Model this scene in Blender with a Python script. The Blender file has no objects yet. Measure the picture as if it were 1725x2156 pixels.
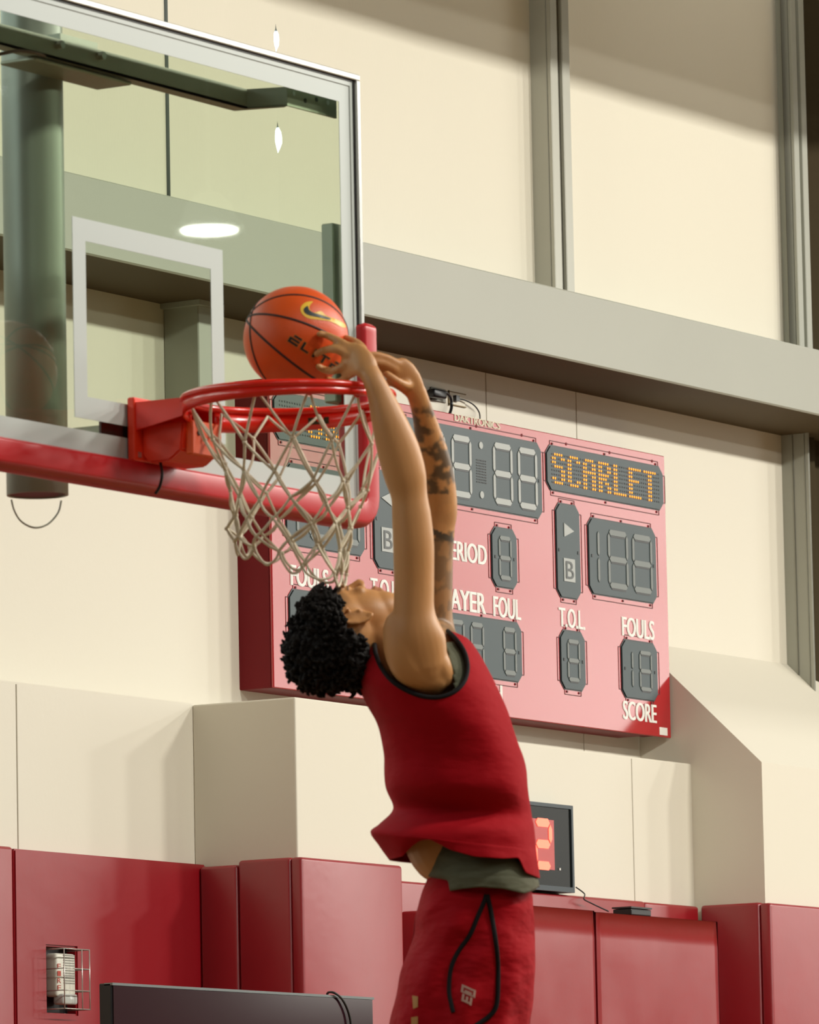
import bpy, bmesh, math, random
from mathutils import Vector, Matrix, noise
from mathutils.bvhtree import BVHTree
from mathutils.geometry import tessellate_polygon
random.seed(7)
sc = bpy.context.scene
COL = sc.collection
# ------------------------------------------------------------------ camera
CAM = Vector((-12.26, -8.35, .98)); YAW, PITCH, ROLL, FPX = .5580, .1221, -.0200, 13780.
_f = Vector((math.cos(YAW)*math.cos(PITCH), math.sin(YAW)*math.cos(PITCH), math.sin(PITCH)))
_r = Vector((math.sin(YAW), -math.cos(YAW), 0)); _u = _r.cross(_f)
RT = math.cos(ROLL)*_r + math.sin(ROLL)*_u
UP = -math.sin(ROLL)*_r + math.cos(ROLL)*_u
FW = _f
cd = bpy.data.cameras.new('camera'); cam = bpy.data.objects.new('camera', cd); COL.objects.link(cam)
cd.sensor_fit = 'VERTICAL'; cd.sensor_height = 30.0; cd.lens = FPX/2156*30.0
cd.clip_start = .1; cd.clip_end = 200
cam.matrix_world = Matrix((( RT.x, UP.x, -FW.x, CAM.x), (RT.y, UP.y, -FW.y, CAM.y), (RT.z, UP.z, -FW.z, CAM.z), (0, 0, 0, 1)))
cd.dof.use_dof = True; cd.dof.focus_distance = 21.0; cd.dof.aperture_fstop = 13.0
sc.camera = cam
# ------------------------------------------------------------------ world, exposure, lamps
w = bpy.data.worlds.new('world'); sc.world = w; w.use_nodes = True
w.node_tree.nodes['Background'].inputs[0].default_value = (.85, .95, 1, 1)
w.node_tree.nodes['Background'].inputs[1].default_value = 4.0
sc.view_settings.view_transform = 'Standard'; sc.view_settings.look = 'None'
sc.view_settings.exposure = 0.0; sc.view_settings.gamma = 1.0; sc.view_settings.use_curve_mapping = False
LAMP_COLOR = (1.0, .975, .895)
def area(name, loc, sx, sy, power, color=LAMP_COLOR, rot=(0, 0, 0)):
    l = bpy.data.lights.new(name, 'AREA'); l.shape = 'RECTANGLE'; l.size = sx; l.size_y = sy
    l.energy = power; l.color = color
    o = bpy.data.objects.new(name, l); o.location = loc; o.rotation_euler = rot; COL.objects.link(o)
    return o
LAMP_ROWS = [(-5.5, 7.6, 535.), (-12.5, 7.6, 140.), (3.95, 8.5, 34.)]  # last row is added fill light for the shaded upper blinds
LAMP_XS = (-14., -9., -4., 1., 6., 11., 16., 21.)
for ly, lz, lp in LAMP_ROWS:
    for lx in LAMP_XS:
        if ly < -12 and lx > 20: continue
        area('ceiling_light', (lx, ly, lz-.02), 1.1, .55, lp*(.12 if lx < 0 else .5 if lx < 5 else 1.), rot=(math.radians(24), 0, 0))
WINDOW_GLOW = 3.1

# ------------------------------------------------------------------ helpers
def ray(x, y): return FW + RT*((x-862.5)/FPX) - UP*((y-1078)/FPX)
def at(x, y, Y):                       # the point of the plane y = Y seen there
    d = ray(x, y); return CAM + d*((Y-CAM.y)/d.y)
D0 = 14.762                            # distance of the ring's centre from the camera
MM = D0/FPX                            # metres per pixel at that distance
def pt(x, y, d=0.): return CAM + ray(x, y)*(D0+d)
def to_px(p):
    d = Vector(p)-CAM; z = d.dot(FW); return 862.5+FPX*d.dot(RT)/z, 1078-FPX*d.dot(UP)/z
MATS = {}
def mat(name, col, rough=.5, spec=.5, metal=0., bump=0., bscale=60., var=0., vscale=3., coat=0., emis=None, estr=0., stretch=None, crough=.1):
    if name in MATS: return MATS[name]
    m = bpy.data.materials.new(name); m.use_nodes = True; nt = m.node_tree; b = nt.nodes['Principled BSDF']
    b.inputs['Roughness'].default_value = rough; b.inputs['Metallic'].default_value = metal
    b.inputs['Specular IOR Level'].default_value = spec
    b.inputs['Coat Weight'].default_value = coat; b.inputs['Coat Roughness'].default_value = crough
    b.inputs['Base Color'].default_value = (*col, 1)
    tc = nt.nodes.new('ShaderNodeTexCoord')
    src = tc.outputs['Object']
    if stretch:
        mp = nt.nodes.new('ShaderNodeMapping'); mp.inputs['Scale'].default_value = stretch
        nt.links.new(src, mp.inputs[0]); src = mp.outputs[0]
    if var:
        n = nt.nodes.new('ShaderNodeTexNoise'); n.inputs['Scale'].default_value = vscale; n.inputs['Detail'].default_value = 5
        nt.links.new(src, n.inputs['Vector'])
        mx = nt.nodes.new('ShaderNodeMix'); mx.data_type = 'RGBA'
        mx.inputs[6].default_value = (*[c*(1-var) for c in col], 1); mx.inputs[7].default_value = (*[min(1, c*(1+var)) for c in col], 1)
        nt.links.new(n.outputs[0], mx.inputs[0]); nt.links.new(mx.outputs[2], b.inputs['Base Color'])
    if bump:
        n2 = nt.nodes.new('ShaderNodeTexNoise'); n2.inputs['Scale'].default_value = bscale; n2.inputs['Detail'].default_value = 3
        nt.links.new(src, n2.inputs['Vector'])
        bp = nt.nodes.new('ShaderNodeBump'); bp.inputs['Strength'].default_value = bump; bp.inputs['Distance'].default_value = .01
        nt.links.new(n2.outputs[0], bp.inputs['Height']); nt.links.new(bp.outputs[0], b.inputs['Normal'])
    if emis:
        b.inputs['Emission Color'].default_value = (*emis, 1); b.inputs['Emission Strength'].default_value = estr
    MATS[name] = m; return m
def thing(name, label=None, cat=None, loc=(0, 0, 0), group=None, kind=None):
    o = bpy.data.objects.new(name, None); COL.objects.link(o); o.location = loc; o.empty_display_size = .1
    return tag(o, label, cat, group, kind)
def tag(o, label=None, cat=None, group=None, kind=None):
    if label: o['label'] = label
    if cat: o['category'] = cat
    if group: o['group'] = group
    if kind: o['kind'] = kind
    return o
def wloc(o):
    p = Vector(o.location)
    while o.parent: o = o.parent; p += Vector(o.location)
    return p
def link(name, me, m, parent=None, smooth=False, origin=None):
    """link a mesh given in world coordinates; its origin is moved to `origin` (or its centre)"""
    if origin is None:
        if len(me.vertices):
            lo = Vector([min(v.co[i] for v in me.vertices) for i in range(3)]); hi = Vector([max(v.co[i] for v in me.vertices) for i in range(3)])
            origin = (lo+hi)/2
        else: origin = Vector((0, 0, 0))
    me.transform(Matrix.Translation(-Vector(origin)))
    if m is not None and len(me.materials) == 0: me.materials.append(m)
    if smooth:
        me.polygons.foreach_set('use_smooth', [True]*len(me.polygons))
    o = bpy.data.objects.new(name, me); COL.objects.link(o)
    if parent is not None:
        o.parent = parent; o.location = Vector(origin)-wloc(parent)
    else: o.location = origin
    return o
def bm_obj(name, bm, m, parent=None, smooth=False, origin=None):
    me = bpy.data.meshes.new(name); bm.normal_update(); bm.to_mesh(me); bm.free()
    return link(name, me, m, parent, smooth, origin)
def box(bm, lo, hi, bevel=0., seg=2):
    lo = Vector(lo); hi = Vector(hi)
    r = bmesh.ops.create_cube(bm, size=1)
    vs = r['verts']
    for v in vs:
        v.co = Vector([(lo[i]+hi[i])/2 + v.co[i]*(hi[i]-lo[i]) for i in range(3)])
    if bevel:
        es = list({e for v in vs for e in v.link_edges})
        bmesh.ops.bevel(bm, geom=es, offset=bevel, segments=seg, affect='EDGES', profile=.5)
def bobj(name, lo, hi, m, parent=None, bevel=0., seg=2, smooth=False):
    bm = bmesh.new(); box(bm, lo, hi, bevel, seg); return bm_obj(name, bm, m, parent, smooth)
def prism(bm, poly, off):
    """poly: list of 3-D points (planar), extruded by vector off"""
    a = [bm.verts.new(p) for p in poly]; b = [bm.verts.new(Vector(p)+Vector(off)) for p in poly]
    n = len(poly)
    bm.faces.new(a[::-1]); bm.faces.new(b)
    for i in range(n): bm.faces.new((a[i], a[(i+1) % n], b[(i+1) % n], b[i]))
    bmesh.ops.recalc_face_normals(bm, faces=bm.faces[:])
def tube(bm, pts, r, seg=8, closed=False, cap=True):
    pts = [Vector(p) for p in pts]; n = len(pts); rings = []
    rr = r if isinstance(r, (list, tuple)) else [r]*n
    nrm = None
    for i, p in enumerate(pts):
        if closed: t = pts[(i+1) % n]-pts[i-1]
        else: t = pts[min(i+1, n-1)]-pts[max(i-1, 0)]
        t.normalize()
        if nrm is None:
            nrm = t.orthogonal().normalized()
        nrm = (nrm-t*nrm.dot(t)).normalized(); bn = t.cross(nrm)
        rings.append([bm.verts.new(p+(nrm*math.cos(2*math.pi*k/seg)+bn*math.sin(2*math.pi*k/seg))*rr[i]) for k in range(seg)])
    m = n if closed else n-1
    for i in range(m):
        a = rings[i]; b = rings[(i+1) % n]
        off = 0
        if closed and i == n-1:
            off = min(range(seg), key=lambda o: (a[0].co-b[o].co).length)
        for k in range(seg): bm.faces.new((a[k], a[(k+1) % seg], b[(k+1+off) % seg], b[(k+off) % seg]))
    if cap and not closed:
        bm.faces.new(rings[0][::-1]); bm.faces.new(rings[-1])
def spline(pts, n, closed=False):
    """Catmull-Rom through tuples of any length"""
    out = []; N = len(pts); segs = N if closed else N-1
    for i in range(segs):
        if closed: P = [pts[(i+j-1) % N] for j in range(4)]
        else: P = [pts[max(0, min(N-1, i+j-1))] for j in range(4)]
        for k in range(n):
            t = k/n
            out.append(tuple(.5*((2*b)+(-a+c)*t+(2*a-5*b+4*c-d)*t*t+(-a+3*b-3*c+d)*t**3) for a, b, c, d in zip(*P)))
    if not closed: out.append(tuple(pts[-1]))
    return out
def text_mesh(s, X0, X1, Z0, Z1, Y, depth=.002, bold=.0, space=1.0):
    """raised letters on a plane y = Y facing -y, filling the given rectangle"""
    cu = bpy.data.curves.new('t', 'FONT'); cu.body = s; cu.offset = 0; cu.space_character = space; cu.resolution_u = 4
    o = bpy.data.objects.new('t', cu); COL.objects.link(o)
    me = bpy.data.meshes.new_from_object(o.evaluated_get(bpy.context.evaluated_depsgraph_get()))
    bpy.data.objects.remove(o); bpy.data.curves.remove(cu)
    xs = [v.co.x for v in me.vertices]; ys = [v.co.y for v in me.vertices]
    a, b, c, d = min(xs), max(xs), min(ys), max(ys)
    bm = bmesh.new(); bm.from_mesh(me)
    if bold > .03:                      # heavier strokes
        k = .075; src = bm.faces[:]+bm.edges[:]+bm.verts[:]
        for j in (1, 2):
            dl = bmesh.ops.duplicate(bm, geom=src)
            for g in dl['geom']:
                if isinstance(g, bmesh.types.BMVert): g.co.x += k*j/2; g.co.z = j
        b += k
    bpy.data.meshes.remove(me)
    for v in bm.verts:
        v.co = Vector((X0+(v.co.x-a)/(b-a)*(X1-X0), Y-v.co.z*.0006, Z0+(v.co.y-c)/(d-c)*(Z1-Z0)))
    for v in bm.verts: v.co.y -= depth
    for f in bm.faces:
        f.normal_update()
        if f.normal.y > 0: f.normal_flip()
    return bm
def world_bvh(objs):
    V = []; Fc = []
    for o in objs:
        k = len(V); off = wloc(o)
        V += [v.co+off for v in o.data.vertices]; Fc += [tuple(i+k for i in p.vertices) for p in o.data.polygons]
    return BVHTree.FromPolygons(V, Fc)
def cast(bvh, x, y):
    h = bvh.ray_cast(CAM, ray(x, y).normalized()); return (h[0], h[1]) if h[0] is not None else (None, None)
def inpoly(x, y, P):
    c = False; j = len(P)-1
    for i in range(len(P)):
        if (P[i][1] > y) != (P[j][1] > y) and x < (P[j][0]-P[i][0])*(y-P[i][1])/(P[j][1]-P[i][1])+P[i][0]: c = not c
        j = i
    return c
# ------------------------------------------------------------------ materials
PAINT = mat('cream_wall_paint', (.75, .705, .59), .55, .4, bump=.04, bscale=40, var=.015, vscale=1.2)
PANEL = mat('cream_wall_panel', (.76, .715, .60), .5, .4, bump=.04, bscale=50, var=.015, vscale=1.0)
JOINT = mat('dark_joint', (.16, .14, .11), .8)
STEEL = mat('grey_painted_steel', (.375, .38, .32), .42, .5, bump=.03, bscale=30, var=.05, vscale=2)
MULL = mat('window_mullion_metal', (.40, .395, .335), .35, .5, metal=.15, var=.04, vscale=2, stretch=(8, 8, .3))
SHADE = mat('shade_fabric', (.79, .745, .625), .85, .2, bump=.08, bscale=300, var=.02, vscale=1.5, stretch=(1, 1, .1))
VINYL = mat('red_vinyl', (.29, .003, .009), .36, .8, bump=.10, bscale=9, var=.08, vscale=6)
BRED = mat('scoreboard_red', (.42, .006, .012), .13, 1.0, bump=.003, bscale=90)
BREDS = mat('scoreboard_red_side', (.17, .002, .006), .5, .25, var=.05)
PANELGREY = mat('display_face_grey', (.05, .072, .078), .30, .25, bump=.02, bscale=400)
SEG = mat('unlit_segment', (.40, .42, .40), .4, .5)
SEGDIM = mat('unlit_dim_segment', (.17, .19, .18), .4, .5)
BLACK = mat('black_plastic', (.008, .008, .009), .35, .5)
LINE = mat('dark_red_line', (.10, .004, .006), .5)
WHITE = mat('white_lettering', (.88, .86, .80), .4, .5)
AMBER = mat('amber_led', (.9, .3, .02), .4, emis=(1., .30, .02), estr=1.7)
REDLED = mat('red_led', (.9, .1, .05), .4, emis=(1., .15, .085), estr=2.0)
RIMRED = mat('rim_red_paint', (.85, .016, .006), .28, .6, coat=.4, var=.06, vscale=20, bump=.02, bscale=30)
BRKRED = mat('bracket_orange_red_paint', (.88, .045, .012), .4, .5, var=.06, vscale=12, bump=.03, bscale=30)
PADRED = mat('board_padding_red', (.50, .006, .012), .36, .6, bump=.03, bscale=25, var=.04)
ALU = mat('brushed_aluminium', (.58, .58, .55), .28, .5, metal=.85, bump=.02, bscale=40)
WBORDER = mat('white_board_border', (.46, .50, .47), .4, .5, var=.02)
GALV = mat('dark_galvanised_steel', (.36, .37, .30), .45, .5, metal=.35, var=.12, vscale=10, bump=.02, bscale=60)
NET = mat('white_net_cord', (.82, .75, .58), .85, .2, bump=.4, bscale=500)
# glass: greenish tempered
G = bpy.data.materials.new('backboard_glass'); G.use_nodes = True; nt = G.node_tree; nt.nodes.clear()
o_ = nt.nodes.new('ShaderNodeOutputMaterial'); tr = nt.nodes.new('ShaderNodeBsdfTransparent'); gl = nt.nodes.new('ShaderNodeBsdfGlossy')
tr.inputs[0].default_value = (.875, .925, .85, 1); gl.inputs['Roughness'].default_value = .015; gl.inputs[0].default_value = (.9, 1, .95, 1)
fr = nt.nodes.new('ShaderNodeFresnel'); fr.inputs[0].default_value = 1.6; ge = nt.nodes.new('ShaderNodeNewGeometry'); sb1 = nt.nodes.new('ShaderNodeMath'); sb1.operation = 'SUBTRACT'; sb1.inputs[0].default_value = 1.; ml = nt.nodes.new('ShaderNodeMath'); ml.operation = 'MULTIPLY'
nt.links.new(ge.outputs['Backfacing'], sb1.inputs[1]); nt.links.new(sb1.outputs[0], ml.inputs[0]); nt.links.new(fr.outputs[0], ml.inputs[1]); mx = nt.nodes.new('ShaderNodeMixShader')
nt.links.new(ml.outputs[0], mx.inputs[0]); nt.links.new(tr.outputs[0], mx.inputs[1]); nt.links.new(gl.outputs[0], mx.inputs[2]); nt.links.new(mx.outputs[0], o_.inputs[0])
GLASS = G

# ================================================================== SETTING
W0, L, PIER, BUT = 4.65, 4.42, 3.99, 4.10
XR = 26.0; XL = -18.0; YF = -18.0; ZC = 9.0
ZTOP = 3.122
def structure(name, label=None): return thing(name, label, None, kind='structure')
# floor with boards
fl = bobj('floor', (XL, YF, -.1), (XR, 6, 0), mat('maple_floor', (.20, .115, .045), .28, .5, var=.18, vscale=2, stretch=(.5, 12, 1)))
tag(fl, 'polished maple gym floor', kind='structure')
CEILM = mat('ceiling_paint', (.16, .145, .12), .8, .2); FARP = mat('far_wall_paint', (.20, .18, .14), .7, .3)
tag(bobj('ceiling', (XL, YF, ZC), (XR, 6, ZC+.1), CEILM), 'pale gym ceiling', kind='structure')
tag(bobj('wall_left', (XL-.2, YF, 0), (XL, 6, ZC), FARP), 'plain cream side wall', kind='structure')
tag(bobj('wall_front', (XL, YF-.2, 0), (XR, YF, ZC), FARP), 'plain cream wall behind the court', kind='structure')
# right wall with big daylight windows
bm = bmesh.new()
box(bm, (XR, YF, 0), (XR+.2, 6, 3.2)); box(bm, (XR, YF, 8.5), (XR+.2, 6, ZC))
wy = [-10.4, -6.4, -2.4]
for a in range(len(wy)): box(bm, (XR, (YF if a == 0 else wy[a]-.12), 3.2), (XR+.2, wy[a]+.12, 8.5))
box(bm, (XR, wy[-1]-.12, 3.2), (XR+.2, 6, 8.5))
tag(bm_obj('wall_right', bm, FARP), 'cream end wall with tall daylight windows', kind='structure')
PANE = mat('daylight_window_pane', (.8, .85, .9), .3, emis=(1.0, .97, .88), estr=WINDOW_GLOW)
for k in range(2):
    wn = thing('window_%d' % (k+1), 'tall bright window in the end wall', kind='structure', loc=(XR, (wy[k]+wy[k+1])/2, 3.2))
    bobj('pane', (XR+.08, wy[k]+.12, 3.2), (XR+.10, wy[k+1]-.12, 8.5), PANE, wn)
    bm = bmesh.new()
    for z in (4.55, 5.9, 7.2): box(bm, (XR+.03, wy[k]+.12, z-.03), (XR+.07, wy[k+1]-.12, z+.03))
    bm_obj('window_bar', bm, MULL, wn)
# --- back wall: recessed upper wall with panels
back = structure('wall_back', 'cream panelled wall behind the scoreboard')
bobj('wall_core', (XL, W0+.012, 0), (XR, W0+.3, 4.9), JOINT, back)
def panels(parent, xs, Y, z0, z1, m, gap=.006, th=.012, name='panel'):
    for a, b in zip(xs[:-1], xs[1:]):
        bobj(name, (a+gap/2, Y, z0), (b-gap/2, Y+th, z1), m, parent, bevel=.0015, seg=1)
panels(back, [XL, -6, 2., 4.4, 9.144, 9.828, 12.03, 16, 21, XR], W0, ZTOP, 4.9, PANEL)
# window zone above the beam: mullions, shades; outside is daylight
hd = bobj('trim_1', (XL, W0-.05, 7.35), (XR, W0+.3, ZC), PAINT); tag(hd, 'cream wall header above the tall windows', kind='structure')
# unseen box added to throw the straight shade line on the blinds
dk = bmesh.new(); box(dk, (XL+.5, 2.75, 6.15), (XR-.5, 3.35, 6.95), .04)
tag(bm_obj('shade_blocker', dk, STEEL), 'long unseen box added to shade the tops of the blinds', 'light blocker')
# --- ledge (thicker lower wall)
led = structure('trim_2', 'thicker lower part of the wall with a level top')
bobj('wall_core', (XL, L+.012, 0), (10.9, W0+.01, ZTOP-.004), JOINT, led)
panels(led, [XL, -6, 0, 3.0, 5.672, 9.80, 10.7], L, 0, ZTOP, PANEL)
bobj('ledge_top', (XL, L+.001, ZTOP-.004), (10.9, W0, ZTOP+.004), PANEL, led)
# --- pier
bm = bmesh.new(); box(bm, (6.734, PIER, 0), (7.272, L, ZTOP-.002), .006, 2)
tag(bm_obj('trim_3', bm, PAINT), 'square cream pier standing out below the scoreboard', kind='structure')
# --- buttress with sloped top
bm = bmesh.new(); XB = 10.268
prism(bm, [(XB, L+.3, 0), (XB, BUT, 0), (XB, BUT, 3.114), (XB, W0+.01, 3.640), (XB, L+.3, 3.640)], (5.0, 0, 0))
tag(bm_obj('trim_4', bm, PAINT), 'broad cream buttress with a sloping top at the right', kind='structure')
# --- steel beam
bm = bmesh.new(); box(bm, (XL, 4.232, 4.590), (XR, W0+.02, 4.862), .006, 1)
beam = bm_obj('trim_5', bm, STEEL); bobj('underside_shade', (XL, 4.238, 4.5885), (XR, W0, 4.592), mat('beam_shade_brown', (.085, .058, .025), .7, .3, var=.1, vscale=3), beam)  # shade under the beam put into this strip's dark brown colour
tag(beam, 'long grey steel beam below the shaded windows', kind='structure')
# --- columns and mullions
def column(n, x0, x1, y0, z0, z1, label, lip=.0, m=STEEL):
    t = structure('trim_%d' % n, label); t.location = ((x0+x1)/2, y0, z0)
    bobj('column_body', (x0, y0+.02, z0), (x1, W0+.05, z1), m, t, .004, 1)
    w_ = x1-x0
    bobj('flange', (x0-.004, y0, z0), (x0+w_*.36, y0+.018, z1), m, t, .003, 1)
    bobj('flange', (x0+w_*.62, y0, z0), (x1+.004, y0+.018, z1), m, t, .003, 1)
    return t
column(6, at(1165, 300, 4.55).x, at(1203, 300, 4.55).x, 4.55, 4.86, 7.4, 'grey window mullion above the beam, left of the broad blind', m=MULL)
column(7, at(1636, 350, W0).x, at(1701, 350, 4.56).x, 4.56, 4.86, 7.4, 'wide grey steel column above the beam at the right edge')
# lower columns
def ibeam(n, x0, x1, y0, z0, z1, label):
    t = structure('trim_%d' % n, label); t.location = ((x0+x1)/2, y0, z0)
    bobj('flange', (x0, y0, z0), (x1, y0+.015, z1), STEEL, t, .003, 1)
    bobj('web', ((x0+x1)/2-.008, y0+.015, z0), ((x0+x1)/2+.008, W0, z1), STEEL, t)
    bobj('flange', (x0, W0-.02, z0), (x1, W0-.002, z1), STEEL, t, .003, 1)
    return t
column(8, at(1650, 1100, W0).x, at(1708, 1100, 4.52).x, 4.52, 3.40, 4.60, 'grey steel column under the beam, standing on the buttress')
x4 = at(418, 700, 4.50).x
t = structure('trim_9', 'short grey steel post under the beam seen through the backboard'); t.location = (x4, 4.50, 3.9)
bobj('column_body', (x4, 4.50, 3.95), (x4+.10, W0, 4.60), STEEL, t, .004, 1)
bobj('end_plate', (x4-.02, 4.48, 4.57), (x4+.14, W0, 4.589), STEEL, t)
# dark bay beyond the right column
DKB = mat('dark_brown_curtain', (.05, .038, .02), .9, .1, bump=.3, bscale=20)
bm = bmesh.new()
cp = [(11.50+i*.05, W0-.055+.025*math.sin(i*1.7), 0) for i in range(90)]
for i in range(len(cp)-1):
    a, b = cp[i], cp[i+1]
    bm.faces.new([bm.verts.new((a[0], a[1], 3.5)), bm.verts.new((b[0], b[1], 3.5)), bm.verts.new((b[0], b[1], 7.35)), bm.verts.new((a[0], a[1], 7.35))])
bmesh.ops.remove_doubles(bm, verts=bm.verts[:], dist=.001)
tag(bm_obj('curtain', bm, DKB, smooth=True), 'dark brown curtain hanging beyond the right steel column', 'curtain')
# --- roller blinds (each with a curled edge that lets daylight through)
def blind(x0, x1, label, lens_l=(), lens_r=(), Y=W0-.005):
    t = thing('roller_blind', label, 'blind', (x0, Y, 7.3), 'roller blinds over the tall windows')
    nz, nx = 120, 6; z0, z1 = 4.86, 7.3; bm = bmesh.new(); G_ = []
    def bul(z, ls): return sum(d*math.exp(-((z-c)/w_)**4) for c, w_, d in ls)
    for i in range(nz+1):
        z = z0+(z1-z0)*i/nz; a = x0+bul(z, lens_l); b = x1-bul(z, lens_r)
        G_.append([bm.verts.new((a+(b-a)*k/nx, Y+.004*math.sin(k*2.1+x0), z)) for k in range(nx+1)])
    for i in range(nz):
        for k in range(nx): bm.faces.new((G_[i][k], G_[i][k+1], G_[i+1][k+1], G_[i+1][k]))
    bm_obj('fabric', bm, SHADE, t, True)
    bm = bmesh.new(); tube(bm, [(x0, Y+.03, 7.32), (x1, Y+.03, 7.32)], .03, 12); bm_obj('roller', bm, ALU, t, True)
g1 = .0022
xa, xb = 6.984, 7.698
blind(3.2, xa-g1, 'roller blind at the far left, partly behind the backboard pole', Y=W0+.012)
zl1 = at(580, 82, W0).z; zl2 = at(588, 292, W0).z
blind(xa+g1*.4, xb-g1*.5, 'narrow cream roller blind between the two dark gaps, above the backboard', lens_r=((zl1, .035, .014), (zl2, .04, .018)))
blind(xb+g1*.2, 9.66, 'wide cream roller blind just left of the grey mullion', lens_l=((zl1, .035, .022), (zl2, .04, .030)), lens_r=((5.3, .35, .028),))
blind(9.74, 11.55, 'broad cream roller blind right of the grey mullion', Y=W0-.012)
for x in (xa, xb):
    bm = bmesh.new(); zz = [4.86, zl2-.05, zl2+.05, zl1-.04, zl1+.04, 7.35] if x == xb else [4.86, 7.35]
    for a, b in zip(zz[::2], zz[1::2]): box(bm, (x-.05, W0+.02, a), (x+.05, W0+.04, b))
    bm_obj('window_bar', bm, mat('dark_window_bar', (.05, .055, .04), .5), t_ := structure('trim_%d' % (10 if x == xa else 11), 'dark window bar behind the gap of two blinds'))
# outside: bright haze seen through the gaps is the world itself

# ================================================================== WALL PADS
pads = thing
def pad(x0, x1, y0, y1, z1, label, group='red wall pads', z0=.12, wr=0):
    bm = bmesh.new()
    box(bm, (x0, y0, z0), (x1, y1, z1), .012, 3)
    o = bm_obj('wall_pad', bm, VINYL, None, True); tag(o, label, 'wall pad', group); return o
ZP = 2.556
T = .05
pad(3.2, 5.574, L-T, L-.001, ZP+.006, 'red wall pad at the far left edge, left of the horn strobe pad')
pad(6.684, 7.337, PIER-T, PIER-.001, ZP+.003, 'red pad on the front of the pier under the scoreboard')
p1 = at(514, 1812, 4.2)
ymid = 4.21
pad(6.734-T, 6.733, PIER-.001, ymid-.003, ZP+.004, 'dark red pad on the pier side, nearer half')
pad(6.734-T, 6.733, ymid+.001, L-T-.002, ZP-.010, 'dark red pad on the pier side, half in the inner corner')
pad(7.36, 9.794, L-T, L-.001, ZP+.003, 'red wall pad behind the player, below the shot clock')
pad(9.798, 10.216, L-T, L-.001, ZP+.001, 'short red wall pad in the corner beside the buttress')
pad(XB-T, XB-.001, BUT+.001, L-T-.004, ZP+.004, 'dark red pad on the left side of the buttress')
pad(XB-T, 12.6, BUT-T-.001, BUT-.001, ZP, 'red pad on the front of the buttress at the right edge')
# pad with the horn strobe cut-out
hl = at(99, 1992, L-T); hr = at(163, 2135, L-T)
hx0, hx1, hz1, hz0 = hl.x, hr.x, hl.z, hr.z
bm = bmesh.new()
x0, x1, y0, y1, z0, z1 = 5.580, 6.732, L-T, L-.001, .12, ZP
xs = [x0, hx0, hx1, x1]; zs = [z0, hz0, hz1, z1]
for i in range(3):
    for k in range(3):
        if i == 1 and k == 1: continue
        box(bm, (xs[i], y0, zs[k]), (xs[i+1], y1, zs[k+1]))
bmesh.ops.remove_doubles(bm, verts=bm.verts[:], dist=1e-5)
seen = {}
for f in bm.faces[:]:
    key = tuple(sorted(v.index for v in f.verts)) if False else tuple(round(c, 4) for c in f.calc_center_median())
    if key in seen: bmesh.ops.delete(bm, geom=[g for g in (f, seen[key]) if g.is_valid], context='FACES_ONLY')
    else: seen[key] = f
bmesh.ops.recalc_face_normals(bm, faces=bm.faces[:])
bmesh.ops.bevel(bm, geom=[e for e in bm.edges if e.is_manifold and e.calc_face_angle(0) > 1], offset=.006, segments=2, affect='EDGES')
tag(bm_obj('wall_pad', bm, VINYL), 'red wall pad with a cut-out around the caged horn strobe', 'wall pad', 'red wall pads')
# free box of mats in front
ZM = 2.446
FM = 3.9
mx0 = 7.98; mseam = at(1254, 1922, FM).x; mx1 = at(1512, 1942, FM).x
def quilt(name, lo, hi, label, group):
    bm = bmesh.new(); box(bm, lo, hi)
    bmesh.ops.subdivide_edges(bm, edges=bm.edges[:], cuts=24, use_grid_fill=True)
    for v in bm.verts:
        n = noise.noise(Vector((v.co.x*3.1, v.co.z*1.6, 4.2)))*.008 + noise.noise(Vector((v.co.x*9, v.co.z*5, 1.2)))*.003
        ex = min(v.co.x-lo[0], hi[0]-v.co.x); ez = hi[2]-v.co.z
        if v.co.y < lo[1]+.001:
            rr_ = .015; a = max(0, rr_-ex); b = max(0, rr_-ez)
            v.co.y += n*min(1, ex/.05)*min(1, ez/.05) + .004*(ex < .002) + .004*(ez < .002)
    o = bm_obj(name, bm, VINYL, None, True); tag(o, label, 'gym mat', group); return o
quilt('gym_mat', (mx0+.05, FM, .0), (mseam-.004, FM+.055, ZM+.004), 'upright red mat in front, left one, partly behind the shorts', 'upright red mats of the padded box')
quilt('gym_mat', (mseam+.006, FM, .0), (mx1, FM+.055, ZM), 'upright red mat in front, right one, with creased vinyl', 'upright red mats of the padded box')
tag(bobj('gym_mat', (mx0, FM, 0), (mx0+.045, L-T-.01, ZM-.002), VINYL, None, .012, 3, True), 'dark red side mat of the padded box, just right of the pier pad', 'gym mat', 'upright red mats of the padded box')

# ================================================================== HORN STROBE
hs = thing('horn_strobe', 'white fire horn strobe in a wire cage, in the left red pad', 'fire alarm', (hx0, L, hz0))
WPL = mat('ivory_plastic', (.72, .70, .60), .4); WIRE = mat('chromed_wire', (.55, .53, .48), .3, .5, metal=.6)
yb = L-.006
bobj('back_plate', (hx0+.004, yb-.006, hz0+.004), (hx1-.004, yb, hz1-.004), BLACK, hs)
cw = hx1-hx0
bobj('housing', (hx0+cw*.22, yb-.055, hz0+.055), (hx1-cw*.12, yb-.006, hz1-.022), WPL, hs, .010, 3, True)
bobj('strobe_lens', (hx0+cw*.28, yb-.075, hz0+.028), (hx1-cw*.22, yb-.03, hz0+.065), mat('clear_lens', (.55, .56, .52), .12, .8), hs, .008, 2, True)
bm = bmesh.new()
for i in range(12): box(bm, (hx0+cw*.45, yb-.057, hz0+.10+i*.0085), (hx1-cw*.17, yb-.0552, hz0+.1035+i*.0085))
bm_obj('grille', bm, mat('grey_slots', (.35, .34, .3), .6), hs)
bm = bmesh.new()
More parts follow.
